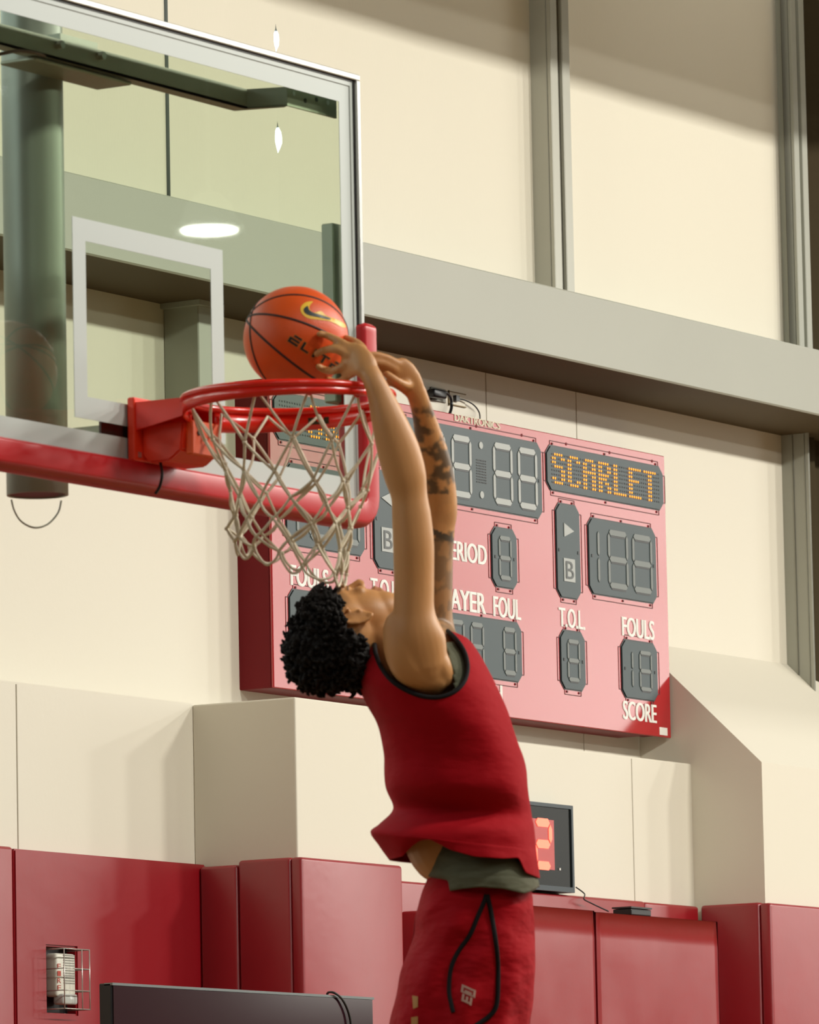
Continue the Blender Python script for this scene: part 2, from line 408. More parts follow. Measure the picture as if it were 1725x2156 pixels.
for i, ch in enumerate('FIRE'):
    tb = text_mesh(ch, hx0+cw*.245, hx0+cw*.36, hz1-.075-i*.024, hz1-.058-i*.024, yb-.0552, .001)
    me = bpy.data.meshes.new('x'); tb.to_mesh(me); tb.free(); bm.from_mesh(me); bpy.data.meshes.remove(me)
bm_obj('lettering', bm, mat('red_print', (.45, .05, .03), .5), hs)
yo = yb-.16
def wire(pts, r=.0022):
    bm = bmesh.new(); tube(bm, pts, r, 6); bm_obj('wire', bm, WIRE, hs, True)
for z in (hz0+.012, hz1-.010):
    wire([(hx0+.012, yb-.045, z), (hx0+.012, yo+.055, z), (hx1-.012, yo+.055, z), (hx1-.012, yb-.01, z)])
    wire([(hx0+.012, yb-.01, z), (hx0+.012, yo+.055, z)])
for f in (.33, .66):
    z = hz0+(hz1-hz0)*f; wire([(hx0+.012, yb-.01, z), (hx0+.012, yo+.055, z), (hx1-.012, yo+.055, z), (hx1-.012, yb-.01, z)])
for x in (hx0+.012, (hx0+hx1)/2+.03, hx1-.012):
    wire([(x, yo+.055, hz0+.012), (x, yo+.055, hz1-.010)])

# ================================================================== SCOREBOARD
sbx0, sbx1, sbz0, sbz1 = 7.382, 10.257, 3.233, 4.363; SY = 4.5
sb = thing('scoreboard', 'large red electronic scoreboard on the wall behind the player', 'scoreboard', ((sbx0+sbx1)/2, SY+.15, sbz0))
bobj('cabinet', (sbx0+.002, SY+.012, sbz0-.0), (sbx1-.16, SY+.155, sbz1-.003), BREDS, sb, .004, 1)
bobj('cabinet_end', (sbx1-.158, SY+.012, sbz0+.012), (sbx1-.004, SY+.13, sbz1-.01), BREDS, sb, .003, 1)
bobj('mount_rail', (sbx0+.3, SY+.156, sbz0+.1), (sbx0+.36, W0, sbz1-.1), STEEL, sb)
bobj('mount_rail', (sbx1-.5, SY+.156, sbz0+.1), (sbx1-.44, W0, sbz1-.1), STEEL, sb)
bobj('face', (sbx0, SY, sbz0), (sbx1, SY+.012, sbz1), BRED, sb, .003, 1)
cxm = (sbx0+sbx1)/2
def rect(xl, xr, pt_, pb_):
    """px: left x, right x, a point on the top edge, a point on the bottom edge"""
    zt = at(*pt_, SY).z; zb = at(*pb_, SY).z
    ym = (pt_[1]+pb_[1])/2
    return at(xl, ym, SY).x, at(xr, ym, SY).x, zb, zt
R_MTX = rect(1150, 1393, (1156, 939), (1156, 1030))
R_ARW = rect(1171, 1219, (1177, 1061), (1219, 1262))
R_SCO = rect(1239, 1379, (1245, 1092), (1377, 1270))
R_PER = rect(1035, 1086, (1040, 1111), (1083, 1240))
R_PF = rect(933, 1096, (940, 1291), (1095, 1436))
R_TOL = rect(1180, 1230, (1185, 1328), (1229, 1455))
R_FOU = rect(1309, 1382, (1314, 1348), (1380, 1476))
R_CLK = rect(843, 1138, (1135, 936), (1139, 1092))
def mirror(r): return (2*cxm-r[1], 2*cxm-r[0], r[2], r[3])
def chamf(x0, x1, z0, z1, c, y): return [(x0+c, y, z0), (x1-c, y, z0), (x1, y, z0+c), (x1, y, z1-c), (x1-c, y, z1), (x0+c, y, z1), (x0, y, z1-c), (x0, y, z0+c)]
def display(r, chm=.028):
    x0, x1, z0, z1 = r
    bm = bmesh.new(); prism(bm, chamf(x0, x1, z0, z1, chm, SY-.006), (0, .006, 0))
    o = bm_obj('display_panel', bm, PANELGREY, sb)
    bm = bmesh.new(); prism(bm, chamf(x0-.006, x1+.004, z0-.004, z1+.006, chm, SY-.002), (0, .0015, 0)); bm_obj('panel_edge', bm, BLACK, o)
    # thin seams of the hinge plates round the panel
    bm = bmesh.new(); q = .022; t_ = .0016; ya, yc = SY-.0014, SY+.0002
    for s, e in (((x0+chm, z1), (x1-chm, z1+q)), ((x0+chm, z0-q), (x1-chm, z0))):
        zz = e[1] if s[1] == z1 else s[1]
        box(bm, (s[0], ya, zz-t_), (e[0], yc, zz+t_))
        for x in (s[0], e[0]): box(bm, (x-t_, ya, s[1]), (x+t_, yc, e[1]))
    for s, e in (((x0-q, z0+chm), (x0, z1-chm)), ((x1, z0+chm), (x1+q, z1-chm))):
        xx = s[0] if s[0] < x0-.001 else e[0]
        box(bm, (xx-t_, ya, s[1]), (xx+t_, yc, e[1]))
        for z in (s[1], e[1]): box(bm, (s[0], ya, z-t_), (e[0], yc, z+t_))
    for z in (z1+q*.5, z0-q*.5):
        n = 3 if x1-x0 > .4 else 2
        for k in range(n):
            x = x0+chm*1.6+(x1-x0-chm*3.2)*k/(n-1); box(bm, (x-.004, ya-.002, z-.004), (x+.004, yc, z+.004))
    q_ = bm_obj('panel_seam', bm, LINE, o); q_['kind'] = 'stuff'
    return o
def seg_digit(cx, cz, w_, h, parent, m, one=False, lit=None, y=SY-.006, th=None, name='digit', dep=.003):
    th = th or h*.085; bm = bmesh.new(); g = th*.18
    def hseg(z):
        a, b = cx-w_/2+g, cx+w_/2-g; k = th*.55
        prism(bm, [(a, y, z), (a+k, y, z-th*.62), (b-k, y, z-th*.62), (b, y, z), (b-k, y, z+th*.62), (a+k, y, z+th*.62)], (0, -dep, 0))
    def vseg(x, za, zb):
        za += g*1.4; zb -= g*1.4; k = th*.6
        prism(bm, [(x, y, za), (x+th*.42, y, za+k), (x+th*.42, y, zb-k), (x, y, zb), (x-th*.42, y, zb-k), (x-th*.42, y, za+k)], (0, -dep, 0))
    S = {'a': lambda: hseg(cz+h/2), 'g': lambda: hseg(cz), 'd': lambda: hseg(cz-h/2),
         'f': lambda: vseg(cx-w_/2, cz, cz+h/2), 'b': lambda: vseg(cx+w_/2, cz, cz+h/2),
         'e': lambda: vseg(cx-w_/2, cz-h/2, cz), 'c': lambda: vseg(cx+w_/2, cz-h/2, cz)}
    for k in (lit or ('bc' if one else 'abcdefg')): S[k]()
    o = bm_obj(name, bm, m, parent)
    return o
def recess(cx, cz, w_, h, parent, one=False):
    return seg_digit(cx+.003, cz-.003, w_, h, parent, BLACK, one, name='segment_recess', th=h*.115, dep=.0012)
def digits(r, specs, hf, m):
    p = display(r); x0, x1, z0, z1 = r; W_ = x1-x0; H = z1-z0
    for f, wf, one in specs:
        recess(x0+W_*f, (z0+z1)/2, W_*wf, H*hf, p, one)
        seg_digit(x0+W_*f, (z0+z1)/2, W_*wf, H*hf, p, m, one)
    for x in (x0+.02, x1-.02): bobj('screw', (x-.005, SY-.008, (z0+z1)/2-.006), (x+.005, SY-.006, (z0+z1)/2+.006), BLACK, p)
    return p
ck = digits(R_CLK, [(.235, .125, False), (.42, .125, False), (.715, .125, False), (.895, .125, False)], .74, SEG)
cxk = R_CLK[0]+(R_CLK[1]-R_CLK[0])*.56; czk = (R_CLK[2]+R_CLK[3])/2
for dz in (-.095, .095):
    bm = bmesh.new(); prism(bm, [(cxk+.014*math.cos(a*math.pi/6), SY-.006, czk+dz+.014*math.sin(a*math.pi/6)) for a in range(12)], (0, -.003, 0)); bm_obj('colon_dot', bm, SEG, ck)
bm = bmesh.new()
for i in range(7):
    for k in range(9): box(bm, (cxk-.034+i*.011, SY-.0075, czk-.05+k*.0105), (cxk-.027+i*.011, SY-.006, czk-.045+k*.0105))
q_ = bm_obj('speaker_holes', bm, BLACK, ck); q_['kind'] = 'stuff'
for R_ in (R_SCO, mirror(R_SCO)):
    digits(R_, [(.03, .2, True), (.42, .27, False), (.785, .27, False)], .71, SEGDIM if R_ is R_SCO else SEGDIM)
digits(R_PER, [(.5, .46, False)], .68, SEGDIM)
digits(R_PF, [(.17, .15, False), (.42, .15, False), (.84, .15, False)], .74, SEGDIM)
for R_ in (R_TOL, mirror(R_TOL)): digits(R_, [(.5, .46, False)], .66, SEGDIM)
for R_ in (R_FOU, mirror(R_FOU)): digits(R_, [(.12, .3, True), (.65, .32, False)], .64, SEGDIM)
for R_, s in ((R_ARW, 1), (mirror(R_ARW), -1)):
    p = display(R_); x0, x1, z0, z1 = R_; xm = (x0+x1)/2; H = z1-z0
    bm = bmesh.new(); prism(bm, [(xm-s*.035, SY-.006, z0+H*.80), (xm+s*.04, SY-.006, z0+H*.725), (xm-s*.035, SY-.006, z0+H*.65)], (0, -.003, 0)); bm_obj('possession_arrow', bm, SEG, p)
    bobj('bonus_tile', (xm-.042, SY-.0085, z0+H*.17), (xm+.042, SY-.006, z0+H*.42), SEG, p)
    bm_obj('bonus_letter', text_mesh('B', xm-.03, xm+.03, z0+H*.20, z0+H*.39, SY-.0085, .002, .012), mat('grey_print', (.12, .13, .13), .5), p)
    for x in (x0+.015, x1-.015): bobj('screw', (x-.005, SY-.008, z0+H*.5-.006), (x+.005, SY-.006, z0+H*.5+.006), BLACK, p)
FONT = {
 'S': ['.####.', '##..##', '##....', '.####.', '....##', '....##', '##..##', '.####.'],
 'C': ['.####.', '##..##', '##....', '##....', '##....', '##....', '##..##', '.####.'],
 'A': ['.####.', '##..##', '##..##', '######', '##..##', '##..##', '##..##', '##..##'],
 'R': ['#####.', '##..##', '##..##', '#####.', '####..', '##.##.', '##..##', '##..##'],
 'L': ['##....', '##....', '##....', '##....', '##....', '##....', '##....', '######'],
 'E': ['######', '##....', '##....', '#####.', '##....', '##....', '##....', '######'],
 'T': ['######', '..##..', '..##..', '..##..', '..##..', '..##..', '..##..', '..##..'],
 'G': ['.####.', '##..##', '##....', '##....', '##.###', '##..##', '##..##', '.####.'],
 'Y': ['##..##', '##..##', '##..##', '.####.', '..##..', '..##..', '..##..', '..##..']}
for R_, word in ((R_MTX, 'SCARLET'), (mirror(R_MTX), 'GRAY')):
    p = display(R_, .03); x0, x1, z0, z1 = R_; nc = 50; c0 = (nc-7*len(word))//2
    lit = bmesh.new(); off = bmesh.new()
    for c in range(nc):
        for r_ in range(8):
            k = c-c0; on = 0 <= k < 7*len(word) and k % 7 < 6 and FONT[word[k//7]][r_][k % 7] == '#'
            x = x0+.028+(x1-x0-.056)*(c+.5)/nc; z = z1-.022-(z1-z0-.044)*(r_+.5)/8
            b_ = lit if on else off; q = .0053 if on else .0042
            v = [b_.verts.new((x+q*math.cos(a*math.pi/3), SY-(.010 if on else .0075), z+q*math.sin(a*math.pi/3))) for a in range(6)]
            c_ = b_.verts.new((x, SY-(.013 if on else .0078), z))
            for a in range(6):
                b_.faces.new((v[a], v[(a+1) % 6], c_))
    for b_, nm, m_ in ((lit, 'lit_leds', AMBER), (off, 'dark_leds', BLACK)):
        bmesh.ops.recalc_face_normals(b_, faces=b_.faces[:]); o = bm_obj(nm, b_, m_, p); o['kind'] = 'stuff'
def sbtext(s, xl, xr, base, top, y=SY-.0005, bold=.031, m=WHITE, mir=False, space=1., name='lettering', dX=0):
    """px: left, right, base point, top point"""
    z0 = at(*base, SY).z; z1 = at(*top, SY).z; ym = (base[1]+top[1])/2
    X0, X1 = at(xl, ym, SY).x, at(xr, ym, SY).x
    if mir: X0, X1 = 2*cxm-X1, 2*cxm-X0
    bm_obj(name, text_mesh(s, X0, X1, z0, z1, y, .0012, bold, space), m, sb)
sbtext('DAKTRONICS', 956, 1052, (957, 886), (957, 871), bold=.031, m=mat('cream_lettering', (.75, .68, .52), .5))
sbtext('PERIOD', 934, 1024, (1020, 1190), (1020, 1149))
sbtext('PLAYER', 918, 1022, (1020, 1293), (1020, 1250)); sbtext('FOUL', 1038, 1096, (1093, 1306), (1093, 1263))
sbtext('T.O.L.', 1176, 1231, (1226, 1326), (1226, 1286)); sbtext('T.O.L.', 1176, 1231, (1226, 1326), (1226, 1286), mir=True)
sbtext('FOULS', 1309, 1377, (1374, 1348), (1374, 1308)); sbtext('SCORE', 1311, 1382, (1380, 1523), (1380, 1484))
sbtext('FOULS', 1309, 1377, (1374, 1348), (1374, 1308), mir=True)
sbtext('SCORE', 1311, 1382, (1380, 1523), (1380, 1484), mir=True)
sbtext('MATCH', 968, 1057, (1056, 1478), (1056, 1443))
pl0 = at(1389, 1547, SY); pl1 = at(1405, 1535, SY)
bobj('label_plate', (pl0.x, SY-.0015, pl0.z), (pl1.x, SY, pl1.z+.004), WHITE, sb)
for k in range(9):
    bm = bmesh.new()
    x = sbx0+.1+k*(sbx1-sbx0-.2)/8
    for z in (sbz1-.03, ): prism(bm, [(x+.006*math.cos(a*math.pi/4), SY-.002, z+.006*math.sin(a*math.pi/4)) for a in range(8)], (0, .002, 0))
    bm_obj('screw', bm, BREDS, sb)
# outlets above the scoreboard and the two cords
ol = thing('wall_outlet', 'dark metal outlet plate with a black plug, above the scoreboard', 'outlet')
a, b = at(905, 813, W0), at(937, 852, W0)
bobj('plate', (a.x, W0-.006, b.z+.005), (b.x, W0, a.z-.002), mat('steel_plate', (.16, .15, .12), .4, metal=.3), ol, .002, 1)
bobj('socket', (a.x+.03, W0-.009, b.z+.02), (b.x-.03, W0-.006, b.z+.05), mat('grey_socket', (.4, .38, .33), .5), ol)
c0 = at(921, 829, W0-.03)
def cord_obj(name, pts, r, m, parent=None, n=8):
    bm = bmesh.new(); tube(bm, spline([tuple(p) for p in pts], n), r, 8); return bm_obj(name, bm, m, parent, True)
pc = cord_obj('power_cord', [c0+Vector((.04, 0, 0)), at(938, 826, W0-.04), at(949, 838, W0-.03), at(951, 856, W0-.03), at(947, 872, SY+.1)], .006, BLACK, sb)
bobj('plug', (c0.x-.04, W0-.045, c0.z-.017), (c0.x+.05, W0-.009, c0.z+.017), BLACK, pc, .008, 2, True)
o2 = thing('blank_plate', 'cream blank wall plate with a small socket, right of the outlet', 'wall plate')
a, b = at(944, 822, W0), at(978, 861, W0)
bobj('plate', (a.x, W0-.005, b.z+.006), (b.x, W0, a.z-.004), PAINT, o2, .002, 1)
bm = bmesh.new()
for z in (a.z-.004, b.z+.006): box(bm, (a.x-.004, W0-.007, z-.002), (b.x+.004, W0-.001, z+.002))
box(bm, (a.x-.004, W0-.007, b.z), (a.x, W0-.001, a.z)); bm_obj('plate_edge', bm, mat('brown_edge', (.25, .18, .08), .6), o2)
c1 = at(961, 839, W0-.012)
tn = thing('thin_cord', 'thin dark cord curving from the cream plate to the scoreboard', 'cord')
bobj('plug', (c1.x-.012, W0-.02, c1.z-.011), (c1.x+.012, W0-.005, c1.z+.011), BLACK, tn)
cord_obj('cable', [c1, at(980, 843, W0-.02), at(998, 853, W0-.02), at(1009, 868, W0-.02), at(1011, 884, SY+.08)], .0028, BLACK, tn)

# ================================================================== SHOT CLOCK
CY = L-.07
a = at(1110, 1687, CY); b = at(1211, 1880, CY)
zt = at(1210, 1697, CY).z; zb = at(1211, 1880, CY).z; xr_ = b.x; xl_ = xr_-.62
scl = thing('shot_clock', 'black framed shot clock with a red digit on the cream wall', 'shot clock', ((xl_+xr_)/2, L, zb))
FRM = mat('dark_blue_grey_frame', (.035, .05, .06), .4, .5)
bm = bmesh.new(); fw = .014
box(bm, (xl_, CY, zt-fw), (xr_, L-.001, zt)); box(bm, (xl_, CY, zb), (xr_, L-.001, zb+fw*1.4)); box(bm, (xl_, CY, zb+fw*1.4), (xl_+fw, L-.001, zt-fw)); box(bm, (xr_-fw, CY, zb+fw*1.4), (xr_, L-.001, zt-fw))
bm_obj('frame', bm, FRM, scl)
bobj('screen', (xl_+fw, CY+.006, zb+fw), (xr_-fw, L-.002, zt-fw), mat('gloss_black', (.006, .007, .006), .25, .12), scl)
rz1 = at(1168, 1727, CY).z; rz0 = at(1170, 1832, CY).z; rx1 = at(1169, 1780, CY).x; rx0 = rx1-.40
bobj('digit_window', (rx0, CY+.003, rz0), (rx1, CY+.006, rz1), mat('red_filter', (.35, .02, .02), .3, .5, emis=(1., .08, .05), estr=.16), scl)
dz = (rz0+rz1)/2; dh = (rz1-rz0)*.86
seg_digit(rx1-.085, dz, .11, dh, scl, REDLED, lit='abged', y=CY+.003, th=.026, name='lit_digit')
seg_digit(rx1-.29, dz, .11, dh, scl, REDLED, lit='bc', y=CY+.003, th=.026, name='lit_digit')
a = at(1181, 1830, CY); bobj('indicator', (a.x-.004, CY+.002, a.z-.004), (a.x+.004, CY+.006, a.z+.004), WHITE, scl)
cb = thing('clock_cable', 'thin black cable hanging from the shot clock over the red pads', 'cable')
cord_obj('cable', [at(1213, 1868, L-.02), at(1231, 1882, L-.06), at(1230, 1893, L-.08), at(1246, 1902, L-.08), at(1282, 1919, L-.12)], .0028, BLACK, cb)
ad = thing('power_adapter', 'small black box lying on the red mats near the shot clock', 'adapter')
ca = at(1312, 1926, 4.0)
bobj('case', (ca.x-.075, 3.92, ZM+.002), (ca.x+.075, 4.0, ZM+.026), BLACK, ad, .004, 2)
bobj('case_lid', (ca.x-.078, 3.918, ZM+.028), (ca.x+.078, 4.002, ZM+.034), mat('dark_grey_plastic', (.03, .03, .03), .4), ad)
# ================================================================== TV SCREEN
TY = 3.2
a = at(236, 2070, TY); b = at(787, 2100, TY); tz = (a.z+b.z)/2
tv = thing('television', 'wide black television screen at the bottom left, in front of the pads', 'television', ((a.x+b.x)/2, TY+.03, 0))
bm = bmesh.new(); box(bm, (a.x, TY+.004, tz-.9), (b.x, TY+.05, tz), .003, 1); bm_obj('casing', bm, BLACK, tv)
bobj('screen', (a.x+.008, TY, tz-.88), (b.x-.008, TY+.004, tz-.008), mat('dark_screen_glass', (.03, .009, .014), .10, .9), tv)
bobj('top_edge', (a.x, TY-.002, tz-.007), (b.x, TY+.03, tz+.001), mat('grey_bezel', (.20, .22, .22), .3, metal=.5), tv)
bobj('stand_post', ((a.x+b.x)/2-.04, TY+.05, .05), ((a.x+b.x)/2+.04, TY+.12, tz-.3), BLACK, tv)
bobj('stand_base', ((a.x+b.x)/2-.5, TY-.3, 0), ((a.x+b.x)/2+.5, TY+.4, .05), BLACK, tv, .01, 2)
tc_ = thing('screen_cable', 'black cable looping over the top of the television', 'cable')
cord_obj('cable', [at(690, 2110, TY+.06), at(690, 2091, TY+.03), at(705, 2091, TY-.008), at(722, 2106, TY-.01), at(735, 2135, TY-.01), at(740, 2170, TY-.01), at(741, 2230, TY-.01)], .004, BLACK, tc_)

# ================================================================== BACKBOARD
bb = thing('basketball_hoop', 'glass backboard with red edge padding and the red basketball rim bolted to it', 'basketball hoop', (0, 0, 2.9))
BX = .900; BZ0, BZ1 = 2.895, 3.957
bobj('glass', (-BX+.01, -.006, BZ0+.01), (BX-.01, .006, BZ1-.01), GLASS, bb)
def frame_rect(name, x0, x1, z0, z1, wx, wz, y0, y1, m, parent, bev=0):
    bm = bmesh.new()
    box(bm, (x0, y0, z1-wz), (x1, y1, z1), bev, 1); box(bm, (x0, y0, z0), (x1, y1, z0+wz), bev, 1)
    box(bm, (x0, y0, z0+wz), (x0+wx, y1, z1-wz), bev, 1); box(bm, (x1-wx, y0, z0+wz), (x1, y1, z1-wz), bev, 1)
    return bm_obj(name, bm, m, parent)
frame_rect('frame', -BX, BX, BZ0, BZ1, .016, .014, -.020, .028, ALU, bb, .002)
frame_rect('white_border', -BX+.030, BX-.030, BZ0+.025, BZ1-.024, .048, .050, -.0075, -.006, WBORDER, bb)
frame_rect('frame_gasket', -BX+.016, BX-.016, BZ0+.014, BZ1-.014, .005, .005, -.012, .012, BLACK, bb)
frame_rect('inner_border', -BX+.020, BX-.020, BZ0+.018, BZ1-.018, .012, .012, -.010, .010, WBORDER, bb)
frame_rect('target_square', -.305, .305, 2.997, 3.454, .0508, .0508, -.0075, -.006, WBORDER, bb)
# lower padding
bm = bmesh.new()
R0 = .045
def pad_section(bm, path, hw=.034, y0=-.034, y1=.05):
    """sweep the rounded padding section along a path in the x-z plane"""
    rings = []
    n = len(path)
    for i, (x, z) in enumerate(path):
        a = Vector(path[max(0, i-1)]); b = Vector(path[min(n-1, i+1)]); t = (b-a).normalized(); nn = Vector((t.y, -t.x))
        sec = []
        for s, y in ((-1, y0+.012), (-.85, y0), (.6, y0), (.92, y0+.012), (1, y0+.03), (1, y1-.03), (.92, y1-.012), (.6, y1), (-.85, y1), (-1, y1-.012)):
            k = 1.0
            if i in (0, n-1): k = .55
            sec.append(bm.verts.new((x+nn.x*s*hw*k, (y if i not in (0, n-1) else y*.7+.008*.3), z+nn.y*s*hw*k)))
        rings.append(sec)
    for i in range(n-1):
        for k in range(10): bm.faces.new((rings[i][k], rings[i][(k+1) % 10], rings[i+1][(k+1) % 10], rings[i+1][k]))
    bm.faces.new(rings[0][::-1]); bm.faces.new(rings[-1]); bmesh.ops.recalc_face_normals(bm, faces=bm.faces[:])
zc = 2.885; xe = BX+.010
path = [(-xe, 3.335), (-xe, 3.32), (-xe, 3.30), (-xe, 3.1), (-xe, zc+R0)] + [(-xe+R0-R0*math.cos(a), zc+R0-R0*math.sin(a)) for a in [.3, .6, .9, 1.2]] + [(-xe+R0, zc), (-.5, zc), (0, zc), (.5, zc), (xe-R0, zc)] + \
       [(xe-R0+R0*math.sin(a), zc+R0-R0*math.cos(a)) for a in [.3, .6, .9, 1.2]] + [(xe, zc+R0), (xe, 3.1), (xe, 3.31), (xe, 3.33), (xe, 3.342), (xe, 3.352)]
pad_section(bm, path)
o = bm_obj('edge_padding', bm, PADRED, bb, True); md = o.modifiers.new('b', 'BEVEL'); md.width = .004; md.segments = 2; md.limit_method = 'ANGLE'
# side angle behind the glass
a = at(683, 471, .06)
bobj('side_brace', (a.x, .035, 3.16), (a.x+.065, .07, a.z+.0), GALV, bb, .003, 1)
# structure behind the glass
pp = at(72, 500, .3)
pole = thing('support_pole', 'grey round steel support pole behind the backboard', 'pole', (pp.x, .3, 2.86))
bm = bmesh.new(); tube(bm, [(pp.x, .3, 2.872), (pp.x, .3, 3.4), (pp.x, .3, 5.0), (pp.x, .3, ZC)], .0715, 48, cap=False)
o = bm_obj('pipe', bm, mat('grey_pole_steel', (.32, .335, .30), .38, .5, metal=.3, var=.10, vscale=5, stretch=(4, 4, .5)), pole, True)
sm = o.modifiers.new('s', 'SOLIDIFY'); sm.thickness = .006
bm = bmesh.new(); tube(bm, [(pp.x, .3, 2.874), (pp.x, .3, 2.89)], .066, 32); bm_obj('end_cap', bm, BLACK, pole)
bm = bmesh.new()
cl = [pt_ for pt_ in [at(24, 1052, .3), at(30, 1075, .3), at(45, 1098, .3), at(72, 1111, .3), at(100, 1104, .3), at(122, 1080, .3), at(129, 1054, .3)]]
tube(bm, spline([tuple(p) for p in cl], 8), .0022, 6); bm_obj('wire_loop', bm, mat('grey_wire', (.3, .28, .22), .5), pole, True)
# bracing arms
ar = thing('bracing_arm', 'grey steel brace arm behind the top of the backboard', 'brace', (0, .13, 3.9))
zb1 = at(520, 190, .13).z; zb0 = zb1-.047
xbend = at(514, 210, .13).x; xq0 = at(604, 200, .03).x; xq1 = BX-.03
poly = [(-.95, .13), (xbend, .13), (xq0, .035), (xq0, .029), (xbend+.002, .122), (-.95, .122)]
bm = bmesh.new(); prism(bm, [(x, y, zb0) for x, y in poly], (0, 0, .047)); bm_obj('arm_web', bm, GALV, ar)
bm = bmesh.new(); prism(bm, [(x, y, zb0) for x, y in [(-.95, .165), (xbend+.01, .165), (xq0+.01, .045), (xq0, .029), (xbend+.002, .122), (-.95, .122)]], (0, 0, .005)); bm_obj('arm_flange', bm, GALV, ar)
bobj('corner_plate', (xq0, .030, zb0+.002), (xq1, .036, zb1+.006), GALV, ar)
for k in range(4):
    x = xq0+.03+k*.05; bm = bmesh.new(); z = zb1-.012 if k != 1 else zb1-.022
    prism(bm, [(x+.006*math.cos(q*math.pi/4), .0285, z+.006*math.sin(q*math.pi/4)) for q in range(8)], (0, .002, 0)); bm_obj('bolt', bm, ALU if k in (0, 3) else BLACK, ar)
for px_, py_ in ((123, 95), (210, 118)):
    c = at(px_, py_, .12); bm = bmesh.new(); prism(bm, [(c.x+.010*math.cos(q*math.pi/3), .107, c.z+.010*math.sin(q*math.pi/3)) for q in range(6)], (0, .015, 0)); bm_obj('bolt', bm, ALU, ar)
c = at(150, 128, .16)
bobj('clamp_plate', (pp.x-.22, .135, zb0-.012), (pp.x+.17, .235, zb0-.003), GALV, ar, .003, 1)
bobj('clamp_block', (pp.x-.075, .166, zb0), (pp.x+.075, .238, zb1+.03), GALV, ar)
cc = thing('wire_cable', 'thin dark cable looped round the pole top', 'cable')
cord_obj('cable', [at(-20, 118, .12), at(10, 112, .1), at(40, 107, .1), at(75, 111, .1), at(95, 118, .13)], .004, mat('brown_cable', (.10, .04, .02), .5), cc)
# rear arm at the ring height
bobj('rear_mount', (-.11, .012, 2.965), (.10, .16, 3.005), GALV, bb, .003, 1)
bobj('rear_mount_plate', (-.18, .008, 2.955), (-.02, .014, 3.015), BLACK, bb)

# ================================================================== RIM
RC = Vector((0, -.381, 3.040)); RR = .2365
bm = bmesh.new(); N = 96
tube(bm, [RC+Vector((RR*math.cos(2*math.pi*i/N), RR*math.sin(2*math.pi*i/N), 0)) for i in range(N)], .0085, 12, closed=True)
rim = bm_obj('rim', bm, RIMRED, bb, True)
# band under the ring, deeper towards the bracket
def band(a0, a1, h0, h1, r, th=.004, top=-.004, nm='ring_band'):
    bm = bmesh.new(); n = 40; R_ = []
    for i in range(n+1):
        f = i/n; a = a0+(a1-a0)*f; h = h0+(h1-h0)*f**.7
        c, s = math.cos(a), math.sin(a); q = []
        for rr_, dz in ((r, top), (r+th, top), (r+th, top-h), (r, top-h)): q.append(bm.verts.new((RC.x+rr_*c, RC.y+rr_*s, RC.z+dz)))
        R_.append(q)
    for i in range(n):
        for k in range(4): bm.faces.new((R_[i][k], R_[i][(k+1) % 4], R_[i+1][(k+1) % 4], R_[i+1][k]))
    bm.faces.new(R_[0][::-1]); bm.faces.new(R_[-1]); bmesh.ops.recalc_face_normals(bm, faces=bm.faces[:])
    return bm_obj(nm, bm, RIMRED, rim, True)
pi = math.pi
band(pi*.5+.2, pi*1.62, .040, .016, RR-.001); band(pi*.5-.2, -pi*.40, .052, .028, RR-.001)
band(pi*1.62, pi*1.60+.05, .016, .016, RR-.001)
# bracket: back plate, top plate that runs into the ring, spring housing
brk = bobj('rim_bracket', (-.105, -.032, 2.915), (.105, -.012, 3.062), BRKRED, bb, .004, 2)
bm = bmesh.new()
prism(bm, [(-.10, -.03, 3.050), (.10, -.03, 3.050), (.125, -.175, 3.045), (.06, -.155, 3.045), (-.06, -.155, 3.045), (-.125, -.175, 3.045)], (0, 0, -.006)); bm_obj('top_plate', bm, RIMRED, brk)
for s in (-1, 1):
    bm = bmesh.new(); prism(bm, [(s*.100, -.03, 3.048), (s*.128, -.180, 3.044), (s*.128, -.180, 3.004), (s*.100, -.03, 2.985)], (-s*.006, 0, 0))
    bm_obj('side_cheek', bm, RIMRED, brk)
bm = bmesh.new()
prism(bm, [(-.075, -.032, 3.0), (-.075, -.145, 3.0), (-.075, -.138, 2.935), (-.075, -.105, 2.912), (-.075, -.05, 2.912), (-.075, -.032, 2.93)], (.15, 0, 0))
bmesh.ops.bevel(bm, geom=bm.edges[:], offset=.004, segments=2, affect='EDGES')
bm_obj('spring_housing', bm, BRKRED, brk)
bm = bmesh.new(); box(bm, (-.06, -.16, 2.925), (.06, -.140, 3.003), .003, 1); bm_obj('front_cover', bm, mat('orange_cover', (.92, .12, .02), .45, .5, var=.05), brk)
for x, z in ((-.035, 2.975), (.035, 2.965)):
    bm = bmesh.new(); prism(bm, [(x+.006*math.cos(q*pi/4), -.1625, z+.006*math.sin(q*pi/4)) for q in range(8)], (0, .003, 0))
    bm_obj('bolt', bm, BLACK, brk)
bm = bmesh.new(); box(bm, (-.092, -.034, 2.925), (-.080, -.030, 2.937)); bm_obj('bolt', bm, ALU, brk)
sp = pt(337, 975, .02)
cord_obj('release_cord', [pt(337, 970, .1), pt(341, 990, .08), pt(341, 1005, .07), pt(336, 1025, .07), pt(327, 1040, .07)], .0035, BLACK, brk)
aq = math.radians(-62+90)
bm = bmesh.new(); n0 = 6
stk = band(math.radians(22), math.radians(10), .016, .016, RR-.0022, .0012, -.016, 'sticker'); stk.data.materials.clear(); stk.data.materials.append(mat('dark_sticker', (.04, .04, .01), .5)); 
